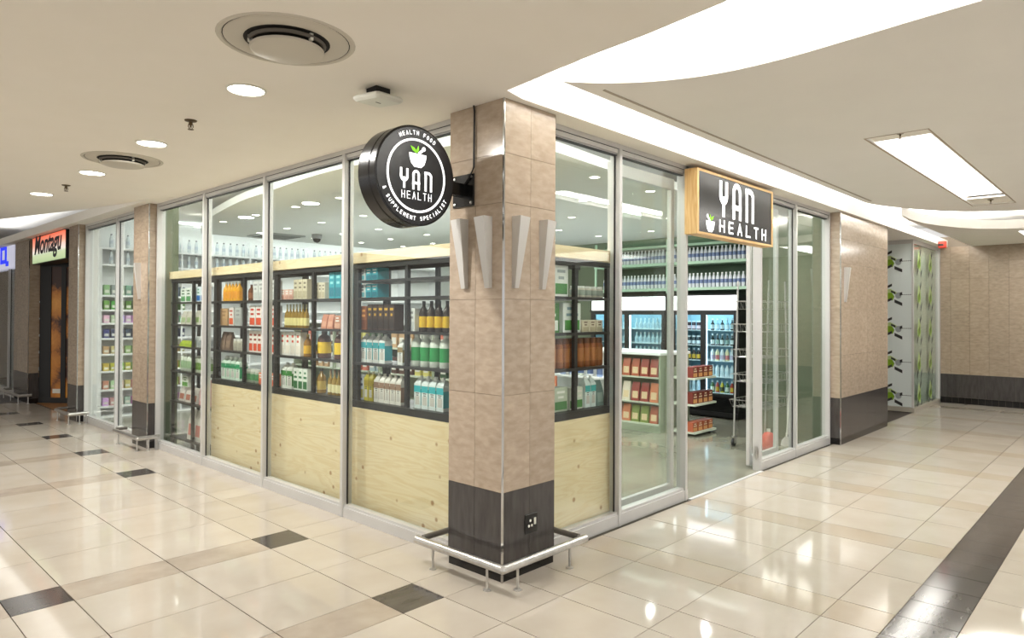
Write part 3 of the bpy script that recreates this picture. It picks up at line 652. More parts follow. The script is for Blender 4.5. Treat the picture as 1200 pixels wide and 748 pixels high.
# box sign over the doorway
t = thing('box_sign', 'pine framed black sign board with white lettering over the shop doorway', 'sign', (2.46, 0, 2.38))
W, H_, D_ = 1.64, .585, .125
obj('frame_side', B(0, 0, 0, .03, D_, H_), M['pine'], t); obj('frame_side', B(W-.03, 0, 0, W, D_, H_), M['pine'], t)
obj('frame_rail', B(.03, 0, 0, W-.03, D_, .022), M['pinex'], t); obj('frame_rail', B(.03, 0, H_-.022, W-.03, D_, H_), M['pinex'], t)
obj('sign_face', B(.03, .006, .022, W-.03, .02, H_-.022), mat('gloss_sign_black', (20, 20, 22), .25, spec=.5), t)
ST = lambda u, v, w: (u, .006-w, v)
for c, x, cw in (('Y', .455, .12), ('A', .725, .14), ('N', 1.015, .14)):
    b = MB(); big(c, b, x, .222, cw, .288, .048, ST); obj('letter', b, M['lit'], t)
word(t, 'HEALTH', .44, .06, .085, .1, .103, .017, ST)
mortar(t, .25, .115, .16, ST, -1)

# ------------------------------------------------------------------ neighbour shops on the left
t = thing('shop_sign', 'orange and green backlit sign with dark script over the dried fruit shop', 'sign', (0, 9.68, 2.52))
mt, nt, bb = base('orange_sign_print'); N = nt.nodes; L = nt.links
tc = N.new('ShaderNodeTexCoord'); sp = N.new('ShaderNodeSeparateXYZ'); L.new(tc.outputs['Generated'], sp.inputs[0]); cr = N.new('ShaderNodeValToRGB')
L.new(sp.outputs['Z'], cr.inputs[0]); els = cr.color_ramp.elements; els[0].color = rgb(176, 196, 150); els[1].color = rgb(240, 110, 78)
e = els.new(.28); e.color = rgb(196, 214, 172); e = els.new(.42); e.color = rgb(246, 236, 226); e = els.new(.68); e.color = rgb(248, 170, 146)
L.new(cr.outputs[0], bb.inputs['Base Color']); L.new(cr.outputs[0], bb.inputs['Emission Color']); bb.inputs['Emission Strength'].default_value = .8
obj('sign_box', B(.012, 0, 0, .3, 2.1, .47), M['mblack'], t); obj('sign_face', B(.0, .02, .01, .012, 2.08, .46), mt, t)
cu = bpy.data.curves.new('montagu', 'FONT'); cu.body = 'Montagu'; cu.size = .5; cu.extrude = .002; cu.offset = .012; cu.shear = .25
tmp = bpy.data.objects.new('tmp', cu); C.objects.link(tmp); bpy.context.view_layer.update()
me = bpy.data.meshes.new_from_object(tmp.evaluated_get(bpy.context.evaluated_depsgraph_get())); bpy.data.objects.remove(tmp)
me.materials.clear(); me.materials.append(mat('sign_script_dark', (52, 50, 60), .5))
lo = place('lettering', me, t, (-.006, 1.93, .17), (R(90), 0, R(-90))); lo.scale = (.98, .92, 1)
t = setting('door_3', 'black framed glass front of the dried fruit shop, set back at a slant', (.17, 11.99, 0))
t.rotation_euler = (0, 0, R(38))            # runs back and towards the right of the picture (local -y)
obj('door_frame', B(0, -.22, 0, .06, 0, 2.6).box(0, -2.4, 2.5, .06, 0, 3.0).box(0, -2.4, 0, .06, -.22, .1).box(-.002, -.51, .1, .05, -.42, 2.5).box(0, -2.4, .1, .06, -2.3, 2.5), M['mblack'], t)
mt, nt, bb = base('dried_fruit_poster'); N = nt.nodes; L = nt.links
tc = N.new('ShaderNodeTexCoord'); vo = N.new('ShaderNodeTexVoronoi'); vo.inputs['Scale'].default_value = 2.0; L.new(tc.outputs['Object'], vo.inputs['Vector'])
no = N.new('ShaderNodeTexNoise'); no.inputs['Scale'].default_value = 9; no.inputs['Distortion'].default_value = 2; L.new(tc.outputs['Object'], no.inputs['Vector'])
cr = N.new('ShaderNodeValToRGB'); els = cr.color_ramp.elements; els[0].color = rgb(226, 158, 66); els[1].color = rgb(60, 30, 12); els[0].position = .3; els[1].position = .8
e = els.new(.62); e.color = rgb(188, 118, 40)
ad = N.new('ShaderNodeMath'); ad.operation = 'MULTIPLY_ADD'; ad.inputs[1].default_value = .3; L.new(no.outputs['Fac'], ad.inputs[0]); L.new(vo.outputs['Distance'], ad.inputs[2]); L.new(ad.outputs[0], cr.inputs[0])
L.new(cr.outputs[0], bb.inputs['Base Color']); bb.inputs['Roughness'].default_value = .35
obj('poster', B(.012, -2.3, .1, .02, -.22, 2.5), mt, t, label='brown and amber poster of sliced dried fruit')
obj('glass_pane', B(.022, -2.3, .1, .028, -.22, 2.5), M['glass'], t)
obj('opening_hours_sticker', B(.008, -.5, .18, .012, -.26, .26), M['wap'], t)
sb = thing('blue_sign', 'blue and white backlit sign at the left edge of the picture', 'sign', (.05, 13.5, 2.6))
obj('sign_box', B(0, 0, -.05, .12, 3.0, .45), mat('sign_white', (226, 226, 240), .5, emit=(220, 222, 245), es=.5), sb)
bl = mat('sign_blue', (40, 60, 220), .5, emit=(40, 60, 230), es=.9)
obj('letter', B(-.006, .62, .06, 0, .78, .42).box(-.006, .78, .06, 0, 1.1, .14).box(-.006, 1.05, .06, 0, 1.2, .42).box(-.006, .75, .34, 0, 1.2, .42), bl, sb)
obj('letter', B(-.006, .45, .0, 0, .7, .1), bl, sb)
win_x('window_6', 'glazed front of the shop at the far left', .1, 13.1, 17.5, [14.2])
t = thing('display_cabinet', 'pale blue stocked cabinet inside the far left shop', 'cabinet', (1.0, 13.4, 0))
obj('cabinet_body', B(.3, 0, 0, .55, 3.5, 2.0), mat('pale_blue', (170, 190, 206), .5), t)
for k in range(5): obj('shelf', B(.05, 0, .3+.4*k, .3, 3.5, .33+.4*k), M['wshelf'], t)

# ------------------------------------------------------------------ display racks behind the glass
FX, BX = .25, .60                       # front and back of the left racks
def rack_left(label, y0, y1, ply=True, shelves=(.93, 1.25, 1.52, 1.79), mids=()):
    t = thing('display_rack', label, 'shelving', (FX, y0, 0), group='black display racks behind the shop glass'); W = y1-y0
    for y in (0.0, W/2-.02, W-.04):
        for x in (.012, BX-FX-.03): obj('post', B(x, y, 0, x+.03, y+.035, 2.06), M['rack'], t)
    obj('top_frame', B(.0, 0, 2.03, .35, .03, 2.07).box(.0, W-.03, 2.03, .35, W, 2.07).box(0, .03, 2.035, .03, W-.03, 2.07).box(.32, .03, 2.035, .35, W-.03, 2.07), M['rack'], t)
    for z in shelves: obj('shelf', B(.0, .002, z-.02, BX-FX, W-.002, z), M['shelfm'], t)
    obj('fascia_board', MB().bevbox(-.024, .001, 2.075, -.002, W-.001, 2.165, .002), M['ply'], t)
    obj('capping', B(-.002, .001, 2.075, .36, W-.001, 2.1), M['ply'], t)
    if ply:
        obj('plywood_panel', B(-.02, .001, .03, -.002, W-.001, .875), M['ply'], t)
        obj('base_rail', B(-.018, .001, .876, .03, W-.001, .932), M['rack'], t)
    return t
e4 = (.62, 1.985, 3.36, 4.735, 5.98)
rack_left('black rack over pale plywood in the bay left of the corner pillar', e4[0], e4[1])
rack_left('black rack over pale plywood in the second bay left of the pillar', e4[1], e4[2])
rack_left('black rack over pale plywood in the third bay left of the pillar', e4[2], e4[3])
rack_left('full-height black rack without plywood in the leftmost shopfront bay', e4[3], e4[4], False, (.14, .58, .95, 1.25, 1.52, 1.79))
t = thing('display_rack', 'black rack over pale plywood in the bay right of the corner pillar', 'shelving', (.62, FX, 0), group='black display racks behind the shop glass'); W = .90
for x in (-.1, .43, W-.05):
    for y in (.012, .33): obj('post', B(x, y, 0, x+.035, y+.03, 2.06), M['rack'], t)
for z in (.93, 1.25, 1.52, 1.79): obj('shelf', B(-.12, 0, z-.02, W-.002, .35, z), M['shelfm'], t)
obj('top_frame', B(-.12, 0, 2.03, W, .03, 2.07).box(-.12, .32, 2.03, W, .35, 2.07), M['rack'], t)
obj('fascia_board', MB().bevbox(-.14, -.024, 2.075, W-.001, -.002, 2.165, .002), M['plyx'], t)
obj('capping', B(-.38, -.002, 2.075, W-.001, .36, 2.1), M['plyx'], t)
obj('plywood_panel', B(-.14, -.02, .03, W-.001, -.002, .875), M['plyx'], t)
obj('base_rail', B(-.14, -.018, .876, W-.001, .03, .932), M['rack'], t)
for o_ in [o for o in C.objects if o.name == 'display_rack']: obj('shelf', B(.0, .04, 1.915, .33, 1.33, 1.933), M['shelfm'], o_)

# ------------------------------------------------------------------ products
MC = {}
def cm(c, rough=.4): return mat('c_%d_%d_%d_%d' % (*c, int(rough*100)), c, rough)
def cached(key, fn, mats):
    if key not in MC: MC[key] = fn().mesh(key[0], mats)
    return MC[key]
def marks(b, w, z0, z1, y, mi, rows=3, seed=0):
    r = random.Random(seed); h = (z1-z0)/rows
    for i in range(rows):
        ww = w*r.uniform(.35, .8); b.box(-ww/2, y-.0012, z0+h*(i+.25), ww/2, y, z0+h*(i+.7), mi)
def item(kind, x, y, z, w, h, rz, name, label, cat, group, cols, d=None, small=False):
    """cols = (body, accent, cap). local front is -y"""
    body, acc, cap = cols; d = d or w
    t = thing(name, label, cat, (x, y, z), rz, group)
    key = (round(w, 3), round(h, 3), round(d, 3))
    if kind == 'box':
        place('body', cached(('body', 'box', body)+key, lambda: MB().bevbox(-w/2, -d/2, 0, w/2, d/2, h, .003), cm(body)), t)
        def f():
            b = MB(); b.box(-w*.42, -d/2-.001, h*.08, w*.42, -d/2, h*.42, 0); marks(b, w*.9, h*.5, h*.92, -d/2, 1, 2, int(w*1000)); return b
        place('printed_label', cached(('printed_label', 'box', acc, cap)+key, f, [cm(acc), cm(cap)]), t)
    elif kind == 'carton':
        def f():
            b = MB(); b.box(-w/2, -d/2, 0, w/2, d/2, h*.76)
            z0, z1 = h*.76, h*.92
            b.add([(-w/2, -d/2, z0), (w/2, -d/2, z0), (w/2, d/2, z0), (-w/2, d/2, z0), (-w*.3, -d*.08, z1), (w*.3, -d*.08, z1), (w*.3, d*.08, z1), (-w*.3, d*.08, z1)],
                  [(4, 5, 6, 7), (0, 1, 5, 4), (1, 2, 6, 5), (2, 3, 7, 6), (3, 0, 4, 7)], 0); return b
        place('body', cached(('body', 'carton', body)+key, f, cm(body)), t)
        place('cap', cached(('cap', 'carton', cap)+key, lambda: MB().lathe([(w*.19, h*.88), (w*.19, h*.985), (w*.16, h)], 10), cm(cap)), t)
        def g():
            b = MB(); b.box(-w*.5, -d/2-.001, h*.5, w*.5, -d/2, h*.7, 0); b.box(-w*.3, -d/2-.0015, h*.12, w*.3, -d/2, h*.38, 1); b.box(w/2, -d/2, h*.1, w/2+.001, d/2, h*.6, 0); marks(b, w*.8, h*.38, h*.5, -d/2, 2, 2, 3); return b
        place('printed_label', cached(('printed_label', 'carton', acc)+key, g, [cm(acc), cm((200, 196, 190)), cm((90, 90, 90))]), t)
    elif kind in ('bottle', 'jug', 'jar', 'wine'):
        r = w/2*.96
        P = {'bottle': [(r*.9, 0), (r, .01*h), (r, .58*h), (r*.85, .68*h), (r*.36, .82*h), (r*.32, .93*h)], 'jug': [(r*.92, 0), (r, .02*h), (r, .66*h), (r*.86, .78*h), (r*.42, .88*h), (r*.4, .92*h)],
             'jar': [(r*.92, 0), (r, .04*h), (r, .72*h), (r*.85, .82*h)], 'wine': [(r*.95, 0), (r, .01*h), (r, .5*h), (r*.8, .62*h), (r*.3, .72*h), (r*.28, .95*h)]}[kind]
        gl_ = kind in ('bottle', 'wine')
        place('body', cached(('body', kind, body)+key, lambda: MB().lathe(P, 12), cm(body, .15 if gl_ else .4)), t)
        cz = {'bottle': (.90, .32*1.15), 'jug': (.91, .46), 'jar': (.81, .92), 'wine': (.8, .34)}[kind]
        place('cap', cached(('cap', kind, cap)+key, lambda: MB().lathe([(r*cz[1], cz[0]*h), (r*cz[1], h*.995), (r*cz[1]*.9, h)], 10), cm(cap)), t)
        lz = {'bottle': (.14, .5), 'jug': (.18, .6), 'jar': (.2, .66), 'wine': (.1, .42)}[kind]
        place('printed_label', cached(('printed_label', kind, acc)+key, lambda: MB().lathe([(r*1.012, lz[0]*h), (r*1.012, lz[1]*h)], 12, cap=False), cm(acc)), t)
    elif kind == 'pouch':
        def f():
            b = MB(); b.add([(-w/2, -d/2, 0), (w/2, -d/2, 0), (w/2, d/2, 0), (-w/2, d/2, 0), (-w*.48, -d*.35, h*.6), (w*.48, -d*.35, h*.6), (w*.48, d*.35, h*.6), (-w*.48, d*.35, h*.6), (-w*.46, -.004, h), (w*.46, -.004, h), (w*.46, .004, h), (-w*.46, .004, h)],
                [(0, 3, 2, 1), (8, 9, 10, 11), (0, 1, 5, 4), (1, 2, 6, 5), (2, 3, 7, 6), (3, 0, 4, 7), (4, 5, 9, 8), (5, 6, 10, 9), (6, 7, 11, 10), (7, 4, 8, 11)], 0, True); return b
        place('body', cached(('body', 'pouch', body)+key, f, cm(body)), t)
        place('printed_label', cached(('printed_label', 'pouch', acc)+key, lambda: MB().add([(-w*.35, -d*.46, h*.15), (w*.35, -d*.46, h*.15), (w*.35, -d*.37, h*.55), (-w*.35, -d*.37, h*.55)], [(0, 1, 2, 3)], 0) or _q(w, d, h), cm(acc)), t)
    return t
def _q(w, d, h):
    b = MB(); b.add([(-w*.35, -d*.475, h*.15), (w*.35, -d*.475, h*.15), (w*.35, -d*.385, h*.52), (-w*.35, -d*.385, h*.52), (-w*.35, -d*.4, h*.15), (w*.35, -d*.4, h*.15), (w*.35, -d*.3, h*.52), (-w*.35, -d*.3, h*.52)],
        [(0, 1, 2, 3), (4, 7, 6, 5), (0, 4, 5, 1), (1, 5, 6, 2), (2, 6, 7, 3), (3, 7, 4, 0)], 0); return b
ORD = {1: [''], 2: ['left one of two', 'right one of two'], 3: ['leftmost', 'middle', 'rightmost']}
def ordn(i, n):
    if n in ORD: return ORD[n][i]
    if i == 0: return 'leftmost'
    if i == n-1: return 'rightmost'
    return ['', 'second', 'third', 'fourth', 'fifth', 'sixth', 'seventh', 'eighth', 'ninth'][i] + ' from left'
S = {1: .93, 2: 1.25, 3: 1.52, 4: 1.79}; SN = {0: 'floor shelf', 1: 'bottom shelf', 2: 'third shelf', 3: 'second shelf', 4: 'top shelf', 5: 'middle shelf'}
BAY = {'A': 'bay left of corner pillar', 'B': 'second bay left of pillar', 'C': 'third bay left of pillar', 'D': 'leftmost shopfront bay', 'R': 'bay right of corner pillar'}
PL = {'bottle': 'bottles', 'carton': 'cartons', 'box': 'boxes', 'jug': 'jugs', 'jar': 'jars', 'pouch': 'pouches', 'wine': 'bottles'}
def row(bay, shelf, a, b_, n, kind, h, cols, desc, name, d=None, z=None, wmax=1.0, f=.352, sn=None):
    st = (b_-a)/n; w = min(st*.9, wmax)
    zz = z if z is not None else S[shelf]
    for i in range(n):
        label = f"{ordn(i, n)} {desc}, {sn or SN[shelf]}, {BAY[bay]}".strip()
        g = f"{desc} row, {SN[shelf]}, {BAY[bay]}" if n > 1 else None
        dd = d or min(w, .09)
        if bay == 'R': item(kind, a+st*(i+.5), f-.05+dd/2, zz, w, h, 0, name, label, PL[kind][:-1] if kind != 'box' else 'box', g, cols, dd)
        else: item(kind, f-.05+dd/2, b_-st*(i+.5), zz, w, h, -math.pi/2, name, label, PL[kind][:-1] if kind != 'box' else ('pouch' if kind == 'pouch' else 'box'), g, cols, dd)
WH = (236, 238, 236); TEAL = (60, 176, 188)
# bay A

row('A', 4, 1.73, 1.90, 2, 'box', .115, ((44, 170, 188), (20, 130, 150), WH), 'turquoise box', 'tea_box', .12)
row('A', 4, 1.73, 1.90, 2, 'box', .105, ((44, 170, 188), (20, 130, 150), WH), 'upper turquoise box', 'tea_box', .12, z=1.935, sn='top shelf')
row('A', 4, 1.908, 1.975, 1, 'box', .11, (WH, (120, 200, 210), (90, 100, 110)), 'white box at the left end', 'tea_box', .12)
row('A', 4, 1.908, 1.975, 1, 'box', .10, (WH, (120, 200, 210), (90, 100, 110)), 'upper white box at the left end', 'tea_box', .12, z=1.935)
row('A', 3, 1.88, 1.97, 1, 'box', .20, ((150, 88, 52), (120, 64, 36), (230, 160, 90)), 'copper brown box', 'coffee_box', .1)
row('A', 3, 1.50, 1.875, 5, 'box', .215, ((70, 50, 42), (44, 32, 28), (214, 168, 60)), 'dark brown box with gold mark', 'coffee_box', .1)
row('A', 3, 1.24, 1.33, 1, 'box', .18, (WH, (210, 214, 214), (150, 150, 150)), 'plain white box', 'white_box', .1)
row('A', 3, .86, 1.225, 4, 'bottle', .235, ((44, 30, 24), (224, 182, 40), (24, 22, 22)), 'dark bottle with yellow label', 'juice_bottle', wmax=.078)
row('A', 2, 1.62, 1.97, 4, 'carton', .24, (WH, TEAL, WH), 'white and teal milk carton', 'milk_carton', wmax=.075)
row('A', 2, 1.39, 1.46, 1, 'carton', .20, (WH, (150, 130, 90), WH), 'small white carton', 'milk_carton')
row('A', 2, .87, 1.323, 4, 'jug', .25, ((228, 234, 226), (40, 150, 80), (238, 240, 238)), 'white jug with green label', 'milk_jug', wmax=.105)
row('A', 1, 1.92, 1.98, 1, 'box', .215, ((214, 218, 224), (180, 168, 60), (60, 62, 90)), 'narrow pale box', 'carton_box', .07)
row('A', 1, 1.787, 1.915, 2, 'carton', .245, ((186, 172, 44), (160, 140, 30), (236, 226, 190)), 'olive yellow carton', 'milk_carton')
row('A', 1, 1.409, 1.775, 5, 'carton', .235, ((228, 224, 216), (150, 120, 100), (226, 222, 214)), 'white carton with brown print', 'milk_carton')
row('A', 1, .899, 1.249, 4, 'carton', .25, ((222, 232, 232), (52, 176, 186), (240, 242, 242)), 'white and turquoise carton', 'milk_carton', wmax=.078)
# bay B
row('B', 4, 3.10, 3.33, 3, 'box', .10, ((226, 186, 172), (204, 150, 134), WH), 'low pink box', 'tea_box', .1)
row('B', 4, 2.84, 3.09, 3, 'box', .19, ((214, 204, 180), (186, 174, 146), (120, 110, 90)), 'tall beige box', 'cereal_box', .08)
row('B', 4, 2.53, 2.70, 3, 'box', .15, ((218, 208, 186), (190, 178, 150), (120, 110, 90)), 'short beige box', 'cereal_box', .08)
row('B', 4, 2.06, 2.47, 4, 'box', .235, ((34, 158, 176), (20, 124, 144), (150, 220, 226)), 'tall turquoise box', 'cereal_box', .08)
row('B', 3, 2.86, 3.28, 7, 'wine', .225, ((150, 118, 44), (226, 214, 150), (190, 186, 150)), 'amber oil bottle', 'oil_bottle', wmax=.058)
row('B', 3, 2.40, 2.60, 2, 'pouch', .13, ((196, 130, 104), (214, 158, 132), WH), 'pink brown pouch', 'snack_pouch', .06)
row('B', 3, 2.04, 2.38, 3, 'box', .12, ((190, 132, 108), (210, 160, 136), WH), 'salmon box', 'snack_box', .09)
row('B', 2, 2.95, 3.34, 4, 'box', .23, ((240, 236, 230), (236, 226, 214), (206, 70, 44)), 'white box with red print', 'rice_milk_box', .075)
row('B', 2, 2.84, 2.93, 1, 'bottle', .21, ((150, 104, 40), (230, 180, 60), (200, 170, 90)), 'amber bottle with yellow label', 'juice_bottle')
row('B', 2, 2.56, 2.70, 1, 'jug', .245, ((84, 44, 24), (236, 196, 40), (50, 28, 18)), 'large brown jug with yellow label', 'vinegar_jug', d=.12)
row('B', 2, 2.27, 2.42, 1, 'jug', .245, ((88, 46, 24), (238, 200, 44), (210, 208, 200)), 'pale capped brown jug, yellow label', 'vinegar_jug', d=.12)
row('B', 2, 2.04, 2.2, 1, 'bottle', .2, ((190, 120, 90), (220, 170, 150), (200, 190, 180)), 'pinkish bottle', 'juice_bottle')
row('B', 1, 3.10, 3.32, 2, 'carton', .245, ((232, 234, 226), (60, 136, 60), (228, 230, 226)), 'white and green carton', 'milk_carton')
row('B', 1, 2.82, 3.08, 3, 'box', .205, ((232, 236, 228), (44, 112, 60), (36, 120, 70)), 'white box with green top', 'tea_box', .08)
row('B', 1, 2.6, 2.7, 1, 'bottle', .22, ((150, 116, 50), (200, 170, 90), (70, 60, 50)), 'single amber bottle', 'oil_bottle')
row('B', 1, 2.04, 2.50, 7, 'wine', .225, ((158, 128, 60), (232, 222, 176), (150, 120, 90)), 'amber bottle with cream label', 'oil_bottle', wmax=.055)
# bay C
row('C', 4, 4.26, 4.66, 5, 'bottle', .21, ((236, 170, 40), (226, 150, 30), (226, 226, 220)), 'orange juice bottle', 'juice_bottle')
row('C', 4, 3.98, 4.06, 1, 'bottle', .17, ((116, 66, 36), (150, 90, 50), (90, 50, 30)), 'short brown bottle', 'juice_bottle')
row('C', 4, 3.44, 3.92, 4, 'box', .2, ((214, 214, 212), (190, 192, 190), (150, 150, 150)), 'pale grey box', 'cereal_box', .08)
row('C', 3, 4.50, 4.70, 1, 'box', .19, ((196, 158, 116), (186, 146, 104), (150, 110, 74)), 'kraft brown box', 'kraft_box', .1)
row('C', 3, 4.36, 4.48, 1, 'box', .2, ((232, 228, 224), (224, 92, 44), (200, 70, 50)), 'white and orange box', 'tea_box', .08)
row('C', 3, 4.18, 4.34, 1, 'box', .2, ((176, 178, 176), (160, 162, 160), (130, 130, 130)), 'plain grey box', 'cereal_box', .08)
row('C', 3, 3.44, 4.0, 4, 'box', .215, ((228, 220, 216), (216, 80, 44), (196, 60, 44)), 'tall white and orange box', 'cereal_box', .08)
row('C', 2, 4.44, 4.70, 2, 'pouch', .2, ((120, 98, 86), (150, 124, 106), WH), 'brown paper pouch', 'coffee_pouch', .08)
row('C', 2, 4.14, 4.40, 3, 'jar', .13, ((190, 184, 170), (170, 164, 150), (216, 214, 208)), 'pale glass jar', 'glass_jar')
row('C', 2, 4.02, 4.12, 1, 'box', .225, ((204, 206, 208), (190, 192, 196), (150, 150, 160)), 'pale grey narrow box', 'cereal_box', .08)
row('C', 2, 3.44, 4.0, 6, 'box', .225, ((232, 224, 218), (214, 76, 34), (150, 60, 40)), 'orange and white tall box', 'cereal_box', .075)
row('C', 1, 4.20, 4.66, 4, 'carton', .25, ((214, 232, 218), (44, 148, 100), (230, 236, 230)), 'pale green milk carton', 'milk_carton', wmax=.11)
row('C', 1, 3.80, 4.10, 3, 'jar', .14, ((160, 168, 152), (80, 140, 90), (214, 216, 208)), 'jar with green label', 'glass_jar')
row('C', 1, 3.44, 3.78, 4, 'box', .12, ((226, 130, 90), (214, 90, 50), WH), 'low orange box', 'tea_box', .08)
# bay D
DS = {'t': 1.79, 's': 1.52, 'r': 1.25, 'q': .95, 'p': .58, 'f': .14}
row('D', 4, 5.50, 5.82, 2, 'box', .17, ((234, 238, 234), (90, 160, 100), (60, 110, 70)), 'white box with tree print', 'tea_box', .1)
row('D', 4, 5.10, 5.48, 3, 'box', .18, ((228, 236, 244), (30, 110, 190), (60, 150, 120)), 'white and blue box', 'tea_box', .1)
row('D', 3, 5.50, 5.82, 2, 'pouch', .16, ((206, 200, 188), (160, 180, 130), WH), 'pale pouch with green print', 'snack_pouch', .08)
row('D', 3, 5.08, 5.42, 2, 'pouch', .17, ((214, 210, 196), (150, 176, 110), WH), 'cream pouch with green mark', 'snack_pouch', .08)
row('D', 2, 5.45, 5.85, 3, 'pouch', .07, ((178, 196, 60), (150, 176, 40), WH), 'low yellow green pack', 'snack_pack', .08, z=1.25, sn='third shelf')
row('D', 2, 5.02, 5.40, 4, 'jar', .13, ((200, 204, 204), (160, 166, 168), (224, 226, 226)), 'small grey jar', 'glass_jar', z=1.25)
row('D', 1, 5.46, 5.84, 4, 'jug', .21, ((216, 222, 208), (150, 180, 140), (224, 226, 222)), 'cream jug with green label', 'milk_jug', z=.95, sn='fourth shelf')
row('D', 1, 5.0, 5.42, 4, 'jug', .2, ((200, 206, 186), (110, 150, 60), (224, 226, 222)), 'pale jug with leafy label', 'milk_jug', z=.95, sn='fourth shelf')
row('D', 5, 5.56, 5.76, 1, 'box', .14, ((222, 226, 216), (100, 160, 70), (90, 120, 70)), 'small white box with green leaf', 'tea_box', .08, z=.76, sn='fifth shelf')
row('D', 5, 5.30, 5.86, 3, 'pouch', .18, ((214, 206, 200), (180, 110, 90), WH), 'large white sack', 'flour_sack', .1, z=.58, sn='fifth shelf')
row('D', 5, 4.95, 5.26, 2, 'pouch', .3, ((206, 150, 150), (224, 190, 186), WH), 'large pink sack', 'flour_sack', .12, z=.58, sn='fifth shelf')
row('D', 0, 5.0, 5.6, 3, 'pouch', .36, ((214, 208, 200), (196, 120, 110), WH), 'tall white and red sack', 'flour_sack', .12, z=.14, sn='lowest shelf')
# bay R
row('R', 4, .66, 1.03, 2, 'box', .235, ((232, 234, 230), (60, 130, 50), (150, 160, 160)), 'white box with green foot', 'infuser_box', .12)
row('R', 4, 1.10, 1.5, 5, 'jar', .09, ((206, 200, 186), (150, 160, 150), (224, 226, 222)), 'tiny pale jar', 'glass_jar')
row('R', 3, .68, .93, 1, 'box', .22, ((54, 120, 40), (226, 230, 224), (230, 236, 228)), 'green sided box', 'infuser_box', .13)
row('R', 3, .95, 1.19, 1, 'box', .225, ((232, 236, 232), (70, 140, 60), (140, 166, 176)), 'large white box with green foot', 'infuser_box', .12)
row('R', 3, 1.195, 1.47, 3, 'box', .095, ((222, 210, 186), (190, 176, 146), (110, 84, 60)), 'low beige box', 'soap_box', .08)
row('R', 2, .74, 1.50, 9, 'jar', .225, ((150, 84, 34), (176, 110, 56), (112, 64, 34)), 'tall amber syrup jar', 'syrup_jar', wmax=.08)
row('R', 1, .66, 1.03, 2, 'box', .18, ((180, 190, 170), (56, 120, 50), (226, 226, 220)), 'green and grey box', 'snack_box', .09)
row('R', 1, 1.04, 1.21, 2, 'box', .17, ((206, 212, 200), (60, 130, 50), (226, 220, 214)), 'white box with leafy print', 'snack_box', .09)
row('R', 1, 1.235, 1.38, 2, 'carton', .245, ((224, 236, 234), (60, 178, 180), WH), 'white and teal carton', 'milk_carton')
row('R', 1, 1.39, 1.50, 1, 'pouch', .2, ((112, 140, 134), (150, 172, 166), WH), 'grey green pouch', 'protein_pouch', .09)

# ------------------------------------------------------------------ back wall: green shelves, bottles, fridges
t = thing('wall_shelving', 'sage green wall shelving with rows of water bottles above the fridges', 'shelving', (7.6, 1.0, 0))
for z, zz in ((2.14, 2.09), (2.59, 2.54)):
    obj('shelf', B(0, -.3, z-.05, .4, 3.9, z), M['mint'], t); 
obj('top_panel', B(0, -.3, 2.86, .4, 3.9, 2.9), M['mint'], t); obj('back_panel', B(.36, -.3, 2.0, .395, 3.9, 3.0), M['dgreen'], t)
for y in (.8-.0-.04, 2.3, 3.85): obj('upright', B(-.004, y, 0 if y < 1 else 2.05, .03, y+.035, 3.0), M['mint'], t)
SEC = ['beside the right corner', 'over the right fridge door', 'over the gap between fridges', 'over the second fridge', 'at the far left end']
bt = MB().lathe([(.028, 0), (.031, .02), (.031, .15), (.024, .185), (.013, .215), (.013, .225)], 10).lathe([(.0315, .07), (.0315, .13)], 10, mi=1, cap=False).lathe([(.015, .222), (.015, .245)], 8, mi=2)
wb = bt.mesh('water_bottle', [mat('clear_plastic', (222, 228, 232), .2), mat('bottle_label_blue', (116, 134, 176), .4), mat('white_cap', (240, 240, 240), .4)])
bt2 = bt.mesh('water_bottle', [mat('clear_plastic2', (214, 222, 224), .2), mat('bottle_label_pale', (176, 188, 200), .4), mat('dark_cap', (60, 66, 74), .4)])
def bottle(me, x, y, z, lab, grp, s=1):
    o = place('water_bottle', me, None, (x, y, z), (0, 0, random.random())); o.scale = (s, s, s); tag(o, lab, 'bottle', grp)
for z, nm in ((2.14, 'lower'), (2.59, 'upper')):
    for i in range(54): bottle(wb, 7.66+random.uniform(-.006, .006), 1.12-.36+.074*i, z, f'clear water bottle with blue label, {nm} green shelf, {SEC[min(4, i//11)]}', f'water bottles on the {nm} green shelf, {SEC[min(4, i//11)]}')
t = thing('wall_shelving', 'white wall shelving along the far end wall of the shop', 'shelving', (.36, 9.08, 0))
WS = (.03, .19, .45, .74, 1.01, 1.26, 1.5, 1.71, 1.94, 2.43, 2.69)
for z in WS: obj('shelf', B(0, 0, z-.03, 6.9, .36, z), M['wshelf'], t)
obj('back_panel', B(0, .345, 0, 6.9, .365, 3.0), M['white'], t)
for x in (-.02, 1.2, 2.4, 3.6, 4.8, 6.0, 6.9): obj('upright', B(x, -.004, 0, x+.02, .36, 2.95), M['wshelf'], t)
obj('side_panel', B(-.16, .0, 0, -.02, .36, 3.0), M['white'], t)
for z, nm in ((2.43, 'lower'), (2.69, 'upper')):
    for i in range(44): bottle(bt2, .5+.12*i, 9.13, z, f'pale bottle with dark cap, {nm} lit end wall shelf, {OR[i//10]} shelf section from the left', f'bottles on the {nm} end wall shelf, {OR[i//10]} section', .9)
ec = {1.94: ((120, 160, 150), .16), 1.71: ((90, 150, 60), .14), 1.5: ((224, 228, 226), .12), 1.26: ((50, 66, 110), .14), 1.01: ((190, 170, 110), .12), .74: ((188, 190, 60), .12), .45: ((214, 206, 160), .13), .19: ((214, 214, 210), .12)}
